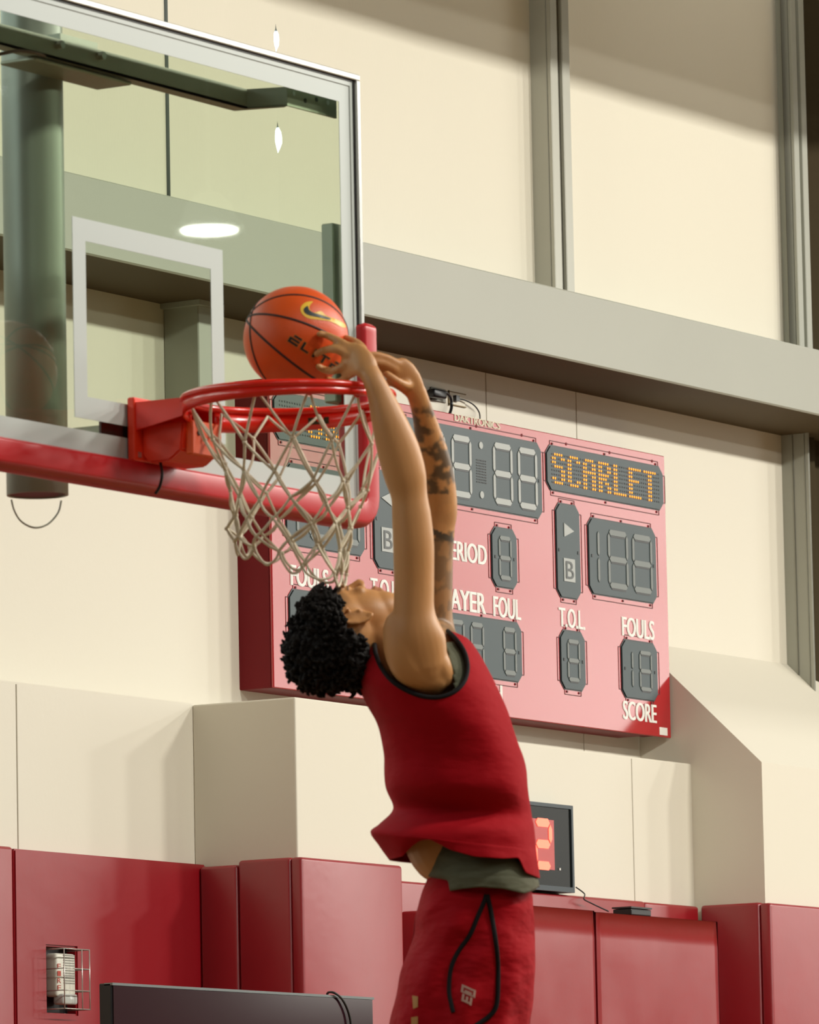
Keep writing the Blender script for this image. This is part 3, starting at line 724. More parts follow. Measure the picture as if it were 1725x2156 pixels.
# hooks
NH = 12; hook_a = [2*pi*(k+.5)/NH for k in range(NH)]
for a in hook_a:
    c = RC+Vector(((RR-.006)*math.cos(a), (RR-.006)*math.sin(a), -.014)); rd = Vector((math.cos(a), math.sin(a), 0)); tg_ = Vector((-math.sin(a), math.cos(a), 0))
    bm = bmesh.new(); tube(bm, [c+tg_*.008*math.cos(q)+Vector((0, 0, .009*math.sin(q)-.003)) for q in [pi*(j/6) + pi for j in range(7)]], .0025, 6); bm_obj('net_hook', bm, RIMRED, rim, True)

# ================================================================== NET
net = thing('basketball_net', 'off-white cord net swinging below the red rim', 'net', tuple(RC-Vector((0, 0, .03))))
rows = [  # px centre x, px centre y, half width px, tilt (px of drop from left to right), squash
 (614, 852, 209, 0), (616, 928, 188, 8), (620, 1003, 155, 22), (620, 1054, 138, 18), (617, 1098, 130, 14), (611, 1140, 126, 20), (614, 1180, 118, 38)]
rnd = random.Random(3)
knots = []
for i, (cx, cy, hw, tl) in enumerate(rows):
    row = []
    for k in range(NH):
        a = hook_a[k]+(0 if i in (0,) else (pi/NH if i % 2 == 1 else 0)) - .0
        e = Vector((math.cos(a), math.sin(a), 0)); er = e.dot(RT)/1.0; ef = e.dot(_f.normalized())
        # circle laid flat: to the right by er, away by ef
        j = 0 if i == 0 else 8.0 + (4 if i == len(rows)-1 else 0)
        px = cx+hw*er+rnd.uniform(-j, j); py = cy+tl*er + rnd.uniform(-j, j)
        p = pt(px, py, hw*MM*.92*ef)
        p.z += -0.0
        row.append(p)
    knots.append(row)
def strand(a, b, r=.0034, sag=.0, tw=True):
    d = b-a; n = max(3, int(d.length/.012)); off = Vector((rnd.uniform(-1, 1), rnd.uniform(-1, 1), rnd.uniform(-1, 0)))*.006
    return [a+d*(i/n)+off*math.sin(pi*i/n)+Vector((0, 0, -sag*math.sin(pi*i/n))) for i in range(n+1)]
cords = 0
for i in range(len(rows)-1):
    for k in range(NH):
        a = knots[i][k]
        if i == 0:
            a = RC+Vector(((RR-.008)*math.cos(hook_a[k]), (RR-.008)*math.sin(hook_a[k]), -.012))
            targets = [(k, 0), (k-1, 0)]
        elif i % 2 == 1: targets = [(k, 0), ((k+1) % NH, 0)]
        else: targets = [(k, 0), (k-1, 0)]
        for kk, _ in targets:
            b = knots[i+1][kk]
            for q in range(1 if i < 2 else 2):
                bm = bmesh.new(); tube(bm, strand(a, b), .0033 if i < 2 else .0029, 6); bm_obj('net_cord', bm, NET, net, True)
for row in knots[1:]:
    for p in row:
        bm = bmesh.new(); bmesh.ops.create_icosphere(bm, subdivisions=1, radius=.0058, matrix=Matrix.Translation(p)); bm_obj('knot', bm, NET, net, True)
# bottom loops
last = knots[-1]
for k in range(NH):
    a, b = last[k], last[(k+1) % NH]
    lo = (a+b)/2+Vector((0, 0, -.022-rnd.random()*.015))
    bm = bmesh.new(); tube(bm, spline([tuple(a), tuple(a*.7+lo*.3+Vector((0, 0, -.008))), tuple(lo), tuple(b*.7+lo*.3+Vector((0, 0, -.008))), tuple(b)], 4), .0031, 6); bm_obj('net_cord', bm, NET, net, True)

# ================================================================== BALL
BC = pt(623, 713, 0.0); BR = .1185
ball = thing('basketball', 'orange basketball held just above the rim', 'basketball', tuple(BC))
bm = bmesh.new(); bmesh.ops.create_uvsphere(bm, u_segments=64, v_segments=48, radius=BR, matrix=Matrix.Translation(BC))
bo = bm_obj('ball_skin', bm, None, ball, True)
BM = mat('orange_pebbled_leather', (.74, .088, .008), .42, .5, var=.05, vscale=30); nt = BM.node_tree
vo = nt.nodes.new('ShaderNodeTexVoronoi'); vo.inputs['Scale'].default_value = 420; bp = nt.nodes.new('ShaderNodeBump'); bp.inputs['Strength'].default_value = .35; bp.inputs['Distance'].default_value = .001
tcn = [n for n in nt.nodes if n.type == 'TEX_COORD'][0]
nt.links.new(tcn.outputs['Object'], vo.inputs['Vector']); nt.links.new(vo.outputs[0], bp.inputs['Height']); nt.links.new(bp.outputs[0], nt.nodes['Principled BSDF'].inputs['Normal'])
bo.data.materials.append(BM)
def on_ball(x, y, r=BR):
    d = ray(x, y).normalized(); oc = CAM-BC; b_ = oc.dot(d); c_ = oc.dot(oc)-r*r; ds = b_*b_-c_
    if ds < 0:
        p = CAM+d*(-b_); return BC+(p-BC).normalized()*r
    return CAM+d*(-b_-math.sqrt(ds))
SEAMM = mat('black_ball_seam', (.035, .010, .006), .6)
for tri in (((530, 664), (600, 668), (700, 708)), ((528, 686), (580, 735), (668, 800)), ((541, 646), (632, 621), (705, 650)), ((527, 700), (533, 740), (562, 800))):
    A, B_, C_ = [on_ball(*p)-BC for p in tri]
    n = (B_-A).cross(C_-A).normalized(); d = n.dot(A); rr_ = math.sqrt(max(1e-6, BR*BR-d*d)); e1 = n.orthogonal().normalized(); e2 = n.cross(e1)
    bm = bmesh.new(); tube(bm, [BC+n*d+(e1*math.cos(2*pi*i/96)+e2*math.sin(2*pi*i/96))*(rr_-.0016) for i in range(96)], .0034, 8, closed=True); bm_obj('seam', bm, SEAMM, ball, True)
def ball_decal(name, poly, m, lift):
    bm = bmesh.new(); xs = [p[0] for p in poly]; ys = [p[1] for p in poly]
    vs = [bm.verts.new((p[0], p[1], 0)) for p in poly]
    for t_ in tessellate_polygon([[Vector((p[0], p[1], 0)) for p in poly]]): 
        try: bm.faces.new([vs[i] for i in t_])
        except ValueError: pass
    for _ in range(2): bmesh.ops.subdivide_edges(bm, edges=[e for e in bm.edges if e.calc_length() > 4], cuts=1, use_grid_fill=False); bmesh.ops.triangulate(bm, faces=bm.faces[:])
    for v in bm.verts: v.co = on_ball(v.co.x, v.co.y, BR+lift)
    bmesh.ops.recalc_face_normals(bm, faces=bm.faces[:])
    o = bm_obj(name, bm, m, ball); return o
YEL = mat('yellow_outline_print', (.85, .52, .04), .4); BLK = mat('black_print', (.012, .02, .02), .4)
def sw(p): return [(500+x/7.1875, 590+y/7.1875) for x, y in p]
swo = [(1145, 320), (1120, 350), (1090, 400), (1100, 450), (1150, 490), (1200, 480), (1260, 465), (1300, 490), (1330, 525), (1420, 565), (1500, 590), (1580, 630), (1640, 680), (1630, 720), (1560, 700), (1480, 655), (1380, 615), (1250, 600), (1120, 585), (1040, 560), (980, 510), (955, 450), (965, 400), (1000, 355), (1060, 325)]
swi = [(1062, 385), (1075, 420), (1095, 455), (1150, 490), (1220, 510), (1300, 535), (1400, 570), (1415, 590), (1380, 595), (1300, 575), (1200, 555), (1100, 535), (1030, 500), (1003, 455), (1015, 420)]
ball_decal('logo_outline', spline(sw(swo), 2, True), YEL, .0006); ball_decal('logo', spline(sw(swi), 2, True), BLK, .0010)
# block letters E L I T E on the ball, in a skewed frame
GOLD = mat('dull_gold_print', (.60, .16, .02), .5)
bx, by = Vector((607, 722)), None
ex = Vector((21., 13.5)); ey = Vector((9.5, -15.5))          # letter advance, letter height
def lq(u0, u1, v0, v1, k):
    o_ = Vector((605.5, 718.)) + ex*k
    return [tuple(o_+ex*u+ey*v) for u, v in ((u0, v0), (u1, v0), (u1, v1), (u0, v1))]
LET = {'E': [(0, .95, 0, .24), (0, .95, .42, .64), (.28, 1.0, .86, 1.08), (0, .2, 0, .64)], 'L': [(0, .2, 0, 1.0), (0, .75, 0, .22)], 'I': [(.2, .42, 0, 1.0)], 'T': [(0, .9, .8, 1.0), (.35, .55, 0, .8)]}
k = 0.
for ch, adv in (('E', 1.25), ('L', .95), ('I', .75), ('T', 1.15), ('E', 1.)):
    for r_ in LET[ch]:
        e_ = .07
        ball_decal('letter_outline', lq(r_[0]-e_, r_[1]+e_, r_[2]-e_-.02, r_[3]+e_, k), GOLD, .0006)
        ball_decal('letter', lq(*r_, k), BLK, .0011)
    k += adv

# ================================================================== PLAYER
player = thing('person', 'basketball player in a red jersey and shorts dunking backwards with both hands', 'person', tuple(pt(980, 2750, 0)))
def loft(bm, pts, seg=20, n=6):
    """closed tapered tube; each point: px, py, depth, half-width px (in the picture plane), half-depth metres"""
    P = spline(pts, n); rings = []
    Q = [(pt(p[0], p[1], p[2]), p[3]*MM, p[4]) for p in P]; N_ = len(Q)
    for i, (c, a, b) in enumerate(Q):
        t = (Q[min(i+1, N_-1)][0]-Q[max(i-1, 0)][0]).normalized()
        side = t.cross(FW)
        if side.length < .15: side = RT.copy()
        side.normalize(); dp = side.cross(t).normalized()
        rings.append((c, side, dp, a, b, t))
    def ring(c, s, d, a, b): return [bm.verts.new(c+s*a*math.cos(2*pi*k/seg)+d*b*math.sin(2*pi*k/seg)) for k in range(seg)]
    R_ = []
    c, s, d, a, b, t = rings[0]
    e = min(a, b)
    for q in (80, 55, 30): R_.append(ring(c-t*e*math.sin(math.radians(q)), s, d, a*math.cos(math.radians(q)), b*math.cos(math.radians(q))))
    for c, s, d, a, b, t in rings: R_.append(ring(c, s, d, a, b))
    e = min(a, b)
    for q in (30, 55, 80): R_.append(ring(c+t*e*math.sin(math.radians(q)), s, d, a*math.cos(math.radians(q)), b*math.cos(math.radians(q))))
    for i in range(len(R_)-1):
        for k in range(seg): bm.faces.new((R_[i][k], R_[i][(k+1) % seg], R_[i+1][(k+1) % seg], R_[i+1][k]))
    bm.faces.new(R_[0][::-1]); bm.faces.new(R_[-1])
def remesh(bm, vox, smooth_it=3, adapt=0):
    bmesh.ops.recalc_face_normals(bm, faces=bm.faces[:])
    me = bpy.data.meshes.new('tmp'); bm.to_mesh(me); bm.free()
    o = bpy.data.objects.new('tmp', me); COL.objects.link(o)
    m = o.modifiers.new('r', 'REMESH'); m.mode = 'VOXEL'; m.voxel_size = vox; m.use_smooth_shade = True
    if smooth_it:
        s = o.modifiers.new('s', 'SMOOTH'); s.factor = .5; s.iterations = smooth_it
    me2 = bpy.data.meshes.new_from_object(o.evaluated_get(bpy.context.evaluated_depsgraph_get()))
    bpy.data.objects.remove(o); bpy.data.meshes.remove(me); return me2
def ell(bm, c, ax, rad, seg=16):
    r = bmesh.ops.create_uvsphere(bm, u_segments=seg, v_segments=seg*3//4, radius=1)
    for v in r['verts']:
        q = v.co.copy(); v.co = c+ax[0]*q.x*rad[0]+ax[1]*q.y*rad[1]+ax[2]*q.z*rad[2]
VX = (RT, FW, UP)
def jl(pts): return pts
bm = bmesh.new()
# --- torso: chest, waist, pelvis
loft(bm, [(905, 1400, 0, 70, .13), (915, 1450, 0, 105, .165), (935, 1530, 0, 118, .165), (955, 1610, 0, 118, .150), (968, 1700, 0, 116, .128), (972, 1762, 0, 121, .135), (1000, 1812, 0, 99, .14), (1005, 1865, 0, 96, .14), (1005, 1910, 0, 88, .13)], 28)
# shoulder girdle
loft(bm, [(880, 1402, -.19, 50, .045), (890, 1405, -.10, 70, .07), (905, 1395, 0, 70, .08), (915, 1375, .10, 62, .07), (915, 1350, .19, 50, .055)], 20)
# neck
loft(bm, [(890, 1425, -.0, 60, .065), (850, 1390, 0, 60, .06), (812, 1352, 0, 58, .058), (785, 1325, 0, 55, .056)], 20)
# --- right arm (near)
RA = [(888, 1398, -.195, 55, .055), (877, 1345, -.205, 60, .055), (872, 1290, -.205, 44, .050), (872, 1230, -.205, 42, .047), (871, 1150, -.205, 43, .048), (867, 1090, -.205, 41, .044), (862, 1045, -.205, 38, .040), (853, 1000, -.205, 44, .043), (838, 945, -.205, 44, .042), (820, 890, -.205, 37, .036), (803, 840, -.20, 28, .028), (790, 808, -.197, 23, .022), (779, 786, -.188, 22, .019)]
loft(bm, RA, 24)
# deltoid / armpit masses
loft(bm, [(856, 1325, -.20, 50, .05), (856, 1370, -.205, 46, .05), (872, 1405, -.20, 44, .05), (905, 1424, -.185, 42, .045)], 20)
loft(bm, [(905, 1350, -.19, 20, .03), (922, 1395, -.195, 26, .035), (930, 1425, -.18, 26, .03)], 16)
# --- left arm (far)
LA = [(915, 1395, .18, 50, .055), (918, 1345, .20, 45, .05), (916, 1300, .20, 38, .046), (917, 1240, .20, 37, .045), (917, 1170, .20, 38, .045), (920, 1110, .195, 39, .042), (924, 1075, .19, 40, .041), (921, 1030, .18, 40, .042), (914, 975, .16, 37, .038), (903, 920, .13, 30, .032), (892, 875, .10, 24, .026), (883, 845, .08, 22, .021), (876, 825, .07, 22, .018)]
loft(bm, LA, 24)
# --- right hand
loft(bm, [(779, 788, -.188, 21, .017), (765, 768, -.178, 30, .016), (748, 760, -.160, 38, .015), (730, 757, -.142, 38, .0125)], 18)
def finger(pts, r0, r1):
    n = len(pts); P = spline([(*p, 0) for p in pts], 4); N_ = len(P)-1
    q = [(p[0], p[1], p[2], (r0+(r1-r0)*i/N_)/MM, (r0+(r1-r0)*i/N_)) for i, p in enumerate(P)]
    rings = q
    loft(bm, rings, 12, 1)
def bd(x, y, lift=.009):
    dx, dy = (x-623)*MM, (y-713)*MM; s = BR*BR-dx*dx-dy*dy
    return -math.sqrt(max(s, 0.0004))-lift
finger([(742, 735, -.148), (722, 723, -.142), (705, 714, -.128), (688, 706, bd(688, 706)-.004), (673, 703, bd(673, 703))], .0105, .0080)
finger([(735, 748, -.150), (715, 738, -.150), (698, 735, -.140), (681, 738, bd(681, 738)-.004), (667, 745, bd(667, 745)+.001)], .0108, .0082)
finger([(732, 768, -.148), (714, 776, -.143), (700, 781, -.130), (685, 779, bd(685, 779)-.004), (671, 772, bd(671, 772)+.001)], .0104, .0080)
finger([(740, 786, -.150), (728, 797, -.142), (714, 803, -.120), (702, 803, bd(702, 803)-.006), (690, 798, bd(690, 798)+.001)], .0094, .0072)
finger([(768, 752, -.165), (764, 735, -.140), (752, 723, -.105), (738, 716, -.06), (727, 712, -.035)], .0115, .0085)
# knuckles
for x, y, d in ((742, 736, -.155), (733, 748, -.157), (730, 766, -.155), (738, 785, -.155)): ell(bm, pt(x, y, d), VX, (.011, .010, .010), 10)
# --- left hand
loft(bm, [(877, 828, .07, 21, .017), (862, 805, .062, 29, .016), (845, 788, .058, 34, .015), (832, 780, .055, 33, .012)], 18)
finger([(840, 768, .05), (822, 757, .045), (806, 751, .04), (790, 747, .035), (776, 748, .03)], .0100, .0080)
finger([(832, 778, .045), (814, 768, .04), (800, 764, .035), (786, 764, .03), (772, 768, .02)], .0104, .0080)
finger([(830, 790, .05), (812, 784, .055), (798, 784, .05), (784, 787, .045), (770, 792, .035)], .0100, .0078)
finger([(838, 804, .05), (824, 804, .06), (812, 808, .06), (800, 813, .058), (788, 818, .05)], .0090, .0072)
finger([(860, 812, .05), (850, 810, .03), (838, 804, .015), (826, 796, .01), (815, 788, .01)], .0115, .0088)
# --- legs
for s, kx, fx in ((-1, 915, 760), (1, 965, 845)):
    d = .1*s
    loft(bm, [(1003, 1930, d, 66, .068), (985, 2040, d*1.1, 58, .062), (955, 2180, d*1.1, 54, .060), (kx, 2340, d*1.1, 50, .052), (kx-20, 2420, d*1.1, 52, .052), (kx-70, 2560, d, 40, .040), (fx, 2700, d, 27, .030), (fx-12, 2740, d, 30, .032)], 22)
# --- head
crown = (-RT*.995+UP*.06-FW*.05).normalized()
face = (UP*.90+FW*.43+RT*.02); face = (face-crown*face.dot(crown)).normalized()
rightv = face.cross(crown).normalized()
HC = pt(748, 1316, -.005)
def hp(f, r_, u): return HC+face*f+rightv*r_+crown*u
HA = (face, rightv, crown)
ell(bm, hp(-.012, 0, .028), HA, (.094, .074, .088), 32)
ell(bm, hp(.018, 0, -.018), HA, (.068, .064, .080), 28)
ell(bm, hp(.034, 0, -.062), HA, (.050, .052, .048), 24)
ell(bm, hp(.062, 0, -.088), HA, (.022, .026, .018), 16)       # chin
ell(bm, hp(.074, 0, .040), HA, (.016, .052, .014), 16)        # brow
for s in (-1, 1):
    ell(bm, hp(.064, s*.036, -.006), HA, (.016, .020, .016), 12)   # cheekbones
    ell(bm, hp(.072, s*.031, .022), HA, (.010, .014, .009), 12)    # eyelids
    # ear: rim, lobe, hollow
    c = hp(-.012, s*.072, .002); e1 = (crown*.98-face*.15).normalized(); e2 = (face*.9+rightv*s*.35).normalized()
    sp_ = []
    for i in range(15):
        a = math.radians(-150+i*20.5+0); sp_.append(c+e1*.031*math.sin(a+pi/2)*1.0-e2*.017*math.cos(a+pi/2)*-1+rightv*s*.010)
    sp2 = [c+rightv*s*.004+e1*.036*math.cos(math.radians(q))-e2*.021*math.sin(math.radians(q))+rightv*s*(.007+.004*math.sin(math.radians(q))) for q in range(-60, 200, 20)]
    tube(bm, sp2, .0052, 8)
    ell(bm, c-e1*.004-rightv*s*.001, (e1, e2, rightv), (.032, .017, .006), 14)
    ell(bm, c-e1*.030+rightv*s*.005, (e1, e2, rightv), (.009, .008, .006), 10)
    tube(bm, [c+e1*.018-e2*.006+rightv*s*.006, c+e1*.008-e2*.0075+rightv*s*.009, c-e1*.008-e2*.006+rightv*s*.008, c-e1*.018+rightv*s*.006], .0032, 6)
    ell(bm, c-e1*.004+e2*.013+rightv*s*.004, (e1, e2, rightv), (.006, .004, .005), 8)
tube(bm, [hp(.082, 0, .030), hp(.094, 0, .010), hp(.104, 0, -.006), hp(.100, 0, -.014)], [.008, .009, .012, .010], 10)
for s in (-1, 1): ell(bm, hp(.092, s*.012, -.012), HA, (.010, .008, .008), 10)
ell(bm, hp(.086, 0, -.040), HA, (.012, .024, .007), 14); ell(bm, hp(.083, 0, -.053), HA, (.012, .021, .008), 14)
body_me = remesh(bm, .0042, 4)
SK = bpy.data.materials.new('skin'); SK.use_nodes = True; nt = SK.node_tree; b = nt.nodes['Principled BSDF']
at_ = nt.nodes.new('ShaderNodeAttribute'); at_.attribute_name = 'tint'; nt.links.new(at_.outputs['Color'], b.inputs['Base Color'])
b.inputs['Roughness'].default_value = .46; b.inputs['Specular IOR Level'].default_value = .45
b.inputs['Subsurface Weight'].default_value = .12; b.inputs['Subsurface Radius'].default_value = (.012, .005, .003)
n2 = nt.nodes.new('ShaderNodeTexNoise'); n2.inputs['Scale'].default_value = 140; bp = nt.nodes.new('ShaderNodeBump'); bp.inputs['Strength'].default_value = .08; bp.inputs['Distance'].default_value = .004
nt.links.new(n2.outputs[0], bp.inputs['Height']); nt.links.new(bp.outputs[0], b.inputs['Normal'])
body_me.materials.clear()
ca = body_me.color_attributes.new('tint', 'FLOAT_COLOR', 'POINT')
SKIN = Vector((.56, .272, .098)); INK = Vector((.055, .045, .030)); HAIRC = Vector((.03, .02, .012))
LAQ = [pt(p[0], p[1], p[2]) for p in spline(LA, 3)]
RAQ = [pt(p[0], p[1], p[2]) for p in spline(RA, 3)]
cols = []
for v in body_me.vertices:
    c = SKIN.copy(); p = v.co
    nz = noise.noise(p*9); c = c*(1+.06*nz)
    x_, y_ = to_px(p); dep = (p-CAM).dot(FW)-D0
    if 780 < y_ < 1345 and dep > -.03 and x_ > 840 and not (y_ < 850 and x_ < 868):
        # sleeve of tattoos
        n1 = noise.fractal(p*26+Vector((3, 1, 7)), 1.0, 2.0, 4)+.35*noise.noise(p*70)
        k = max(0., min(1., (n1+.32)*2.6))
        if y_ < 870: k *= max(0, (y_-835)/35)
        if 1040 < y_ < 1118: k *= .12
        bandk = 1 if abs((y_-1130)-(x_-935)*.45) < 7 else 0
        k = max(k*.85, bandk*.95)
        if y_ > 1140: k = max(k*.75, .38)
        c = c.lerp(INK, k)
    h = p-HC; hf, hr_, hu = h.dot(face), h.dot(rightv), h.dot(crown)
    if h.length < .17 and x_ < 815:
        if hf > .055 and abs(hu-.045) < .007 and .012 < abs(hr_) < .05: c = c.lerp(HAIRC, .85)
        if abs(hu-.022) < .0025 and .015 < abs(hr_) < .045 and hf > .06: c = c.lerp(HAIRC, .8)
        if hf > .07 and -.058 < hu < -.036 and abs(hr_) < .024: c = c.lerp(Vector((.36, .12, .07)), .6)
        # faded hair by the temple and nape
        fd = (hu-(.002+.42*hf))/.030
        if abs(hr_) > .02 or hf < 0:
            ear = (h-(face*-.012+rightv*.072+crown*.002)).length < .036 and hr_ > .066
            if not ear: c = c.lerp(HAIRC, max(0., min(.93, fd*.8+.25*noise.noise(p*60))))
    cols += [c.x, c.y, c.z, 1]
ca.data.foreach_set('color', cols)
body = link('body', body_me, SK, player, True)
# --- hair
HR = mat('black_curly_hair', (.010, .008, .007), .75, .25, bump=.8, bscale=160)
bm = bmesh.new()
ell(bm, hp(-.018, 0, .040), HA, (.098, .088, .082), 32)
ell(bm, hp(-.045, 0, .010), HA, (.082, .080, .080), 24)
ell(bm, hp(-.062, 0, .062), HA, (.074, .076, .074), 24)
me = remesh(bm, .006, 1)
# keep only the part over the scalp, lumpy
bm = bmesh.new(); bm.from_mesh(me); bpy.data.meshes.remove(me)
def scalp(h):
    f, r_, u = h.dot(face), h.dot(rightv), h.dot(crown); n = h.normalized()
    e = (h-(face*-.016+rightv*(.078 if r_ > 0 else -.078)+crown*-.002)).length
    return n.dot(crown)-(.20+.62*n.dot(face)) - max(0., (.052-e)*14)
for v in bm.verts:
    h = v.co-HC; s = scalp(h); lum = .010*noise.noise(v.co*38)+.007*noise.noise(v.co*80)
    back = max(0, -h.normalized().dot(face))
    v.co += h.normalized()*(lum+.016*min(1, max(0, s*3))*(.4+back) - .03*max(0, min(1, .15-s*3)))
bmesh.ops.delete(bm, geom=[v for v in bm.verts if scalp(v.co-HC) < -.06], context='VERTS')
bmesh.ops.recalc_face_normals(bm, faces=bm.faces[:])
hb = [v.co.copy() for v in bm.verts if scalp(v.co-HC) > .02]
rnd = random.Random(11)
for i in range(900):
    c = rnd.choice(hb); n = (c-HC).normalized(); s = scalp(c-HC)
    ln = (.010+.014*rnd.random())*min(1, .35+s*1.5)
    t1 = n.orthogonal().normalized(); t1 = (t1*math.cos(i)+n.cross(t1)*math.sin(i))
    b0 = c-n*.006
    tube(bm, [b0, b0+n*ln*.6+t1*.003, b0+n*ln+t1*.009, b0+n*ln*1.05+t1*.015], [.0062, .0056, .0044, .0020], 5)
tipp = [pt(650, 1318, -.01), pt(632, 1316, -.01), pt(615, 1312, -.01), pt(600, 1319, -.01)]
tube(bm, tipp, [.009, .0075, .006, .002], 7)
tube(bm, [pt(655, 1255, .0), pt(665, 1240, .0), pt(682, 1228, .01)], [.010, .009, .005], 7)
bm_obj('hair', bm, HR, player, True)

# --- clothing lofts
def cloth(rings, seg=160, per=9, hem=None, hem_rows=1, wob=.0035, sc_=8., far_drop=0):
    """rings: (Lx, Ly, Rx, Ry, half-depth m, depth m); the last may follow a hem line given in pixels"""
    P = spline(rings, per); bm = bmesh.new(); R_ = []; N_ = len(P)
    for i, (lx, ly, rx, ry, hd_, dd) in enumerate(P):
        row = []
        for k in range(seg):
            a = 2*pi*k/seg; c, s = math.cos(a), math.sin(a)
            # slightly boxy section
            e = .86; cc_ = math.copysign(abs(c)**e, c); ss = math.copysign(abs(s)**e, s)
            x = (lx+rx)/2-(rx-lx)/2*cc_; y = (ly+ry)/2-(ry-ly)/2*cc_
            if hem and s > 0:
                rows_ = hem_rows*per; j = i-(N_-1-rows_)
                if j > 0:
                    hy = hem[-1][1]
                    for (ax, ay), (bx_, by_) in zip(hem[:-1], hem[1:]):
                        if ax <= x <= bx_: hy = ay+(by_-ay)*(x-ax)/max(1e-6, bx_-ax); break
                    if x < hem[0][0]: hy = hem[0][1]
                    f = (j/rows_)**1.3; w_ = min(1, s*6)
                    base_y = P[N_-1-rows_][1]*(1-(x-P[N_-1-rows_][0])/max(1, P[N_-1-rows_][2]-P[N_-1-rows_][0])) + P[N_-1-rows_][3]*((x-P[N_-1-rows_][0])/max(1, P[N_-1-rows_][2]-P[N_-1-rows_][0]))
                    y = y*(1-w_)+(base_y+(hy-base_y)*f)*w_
            p = pt(x, y, dd-hd_*ss)
            n = (pt(x, y, dd-hd_*ss)-pt((lx+rx)/2, y, dd)).normalized()
            p += n*(wob*noise.noise(p*sc_)+wob*.5*noise.noise(p*sc_*2.7))
            row.append(bm.verts.new(p))
        R_.append(row)
    for i in range(N_-1):
        for k in range(seg): bm.faces.new((R_[i][k], R_[i][(k+1) % seg], R_[i+1][(k+1) % seg], R_[i+1][k]))
    bmesh.ops.recalc_face_normals(bm, faces=bm.faces[:])
    return bm, R_
JR = [(806, 1332, 945, 1328, .10, 0), (782, 1362, 985, 1345, .165, 0), (765, 1395, 1008, 1375, .205, 0), (757, 1432, 1030, 1418, .228, 0), (772, 1478, 1055, 1470, .232, 0), (797, 1530, 1078, 1530, .222, 0), (808, 1590, 1100, 1592, .205, 0), (812, 1655, 1110, 1655, .205, 0), (829, 1702, 1118, 1712, .156, 0), (800, 1735, 1126, 1750, .204, 0), (781, 1752, 1131, 1790, .215, 0), (798, 1780, 1135, 1825, .215, 0), (821, 1812, 1138, 1849, .215, 0)]
HEM = [(815, 1812), (850, 1803), (868, 1782), (885, 1769), (905, 1766), (950, 1790), (1000, 1804), (1060, 1808), (1092, 1806), (1106, 1838), (1140, 1850)]
JM = bpy.data.materials.new('red_jersey_mesh'); JM.use_nodes = True
def fabric(m, col, sheen=.3, rough=.8, bscale=420, wr=.25):
    nt = m.node_tree; b = nt.nodes['Principled BSDF']; b.inputs['Base Color'].default_value = (*col, 1); b.inputs['Roughness'].default_value = rough
    b.inputs['Sheen Weight'].default_value = sheen; b.inputs['Sheen Tint'].default_value = (1, .3, .35, 1); b.inputs['Specular IOR Level'].default_value = .12
    tc = nt.nodes.new('ShaderNodeTexCoord'); n1 = nt.nodes.new('ShaderNodeTexNoise'); n1.inputs['Scale'].default_value = 6; n1.inputs['Detail'].default_value = 3
    v = nt.nodes.new('ShaderNodeTexVoronoi'); v.inputs['Scale'].default_value = bscale
    mp = nt.nodes.new('ShaderNodeMapping'); mp.inputs['Scale'].default_value = (1, 1, 2.2); nt.links.new(tc.outputs['Object'], mp.inputs[0]); nt.links.new(mp.outputs[0], n1.inputs['Vector']); nt.links.new(tc.outputs['Object'], v.inputs['Vector'])
    b1 = nt.nodes.new('ShaderNodeBump'); b1.inputs['Strength'].default_value = wr; b1.inputs['Distance'].default_value = .05
    b2 = nt.nodes.new('ShaderNodeBump'); b2.inputs['Strength'].default_value = .2; b2.inputs['Distance'].default_value = .002
    nt.links.new(n1.outputs[0], b1.inputs['Height']); nt.links.new(v.outputs[0], b2.inputs['Height']); nt.links.new(b1.outputs[0], b2.inputs['Normal']); nt.links.new(b2.outputs[0], b.inputs['Normal'])
    MATS[m.name] = m; return m
fabric(JM, (.33, .001, .006), .04)
SM = fabric(bpy.data.materials.new('red_shorts_fabric') if not bpy.data.materials.get('red_shorts_fabric') else bpy.data.materials['red_shorts_fabric'], (.34, .004, .010), .25) if False else None
SM = bpy.data.materials.new('red_shorts_fabric'); SM.use_nodes = True; fabric(SM, (.33, .001, .006), .04, wr=.5)
UM = bpy.data.materials.new('grey_green_undershirt'); UM.use_nodes = True; fabric(UM, (.11, .115, .075), .05, wr=.5)
TRM = mat('black_trim_fabric', (.008, .007, .008), .8, .2)
HOLE = [(797, 1322), (789, 1345), (791, 1375), (803, 1405), (825, 1433), (855, 1453), (890, 1466), (925, 1468), (958, 1456), (978, 1434), (985, 1408), (981, 1380), (968, 1355), (948, 1333), (925, 1318), (880, 1310), (835, 1310)]
HOLE = spline(HOLE, 4, True)
def cut(bm, poly, near=True):
    dl = []
    for f in bm.faces:
        c = f.calc_center_median(); dep = (c-CAM).dot(FW)-D0
        if (dep < 0) == near:
            x, y = to_px(c)
            if inpoly(x, y, poly): dl.append(f)
    bmesh.ops.delete(bm, geom=dl, context='FACES')
jb, rows_ = cloth(JR, hem=HEM, hem_rows=2, wob=.0055, sc_=6.)
tmp = bpy.data.meshes.new('t'); jb.to_mesh(tmp)
jbvh = BVHTree.FromPolygons([v.co for v in tmp.vertices], [tuple(p.vertices) for p in tmp.polygons]); 
FARH = [(x+(-8 if x < 880 else -22), y-8) for x, y in HOLE]
cut(jb, HOLE, True); cut(jb, FARH, False)
jo = bm_obj('jersey', jb, JM, player, True); md = jo.modifiers.new('s', 'SOLIDIFY'); md.thickness = .003; md.offset = 0
md = jo.modifiers.new('sub', 'SUBSURF'); md.levels = 0; md.render_levels = 1
tp = []
for x, y in HOLE:
    h = jbvh.ray_cast(CAM, ray(x, y).normalized())
    if h[0] is not None: tp.append(h[0])
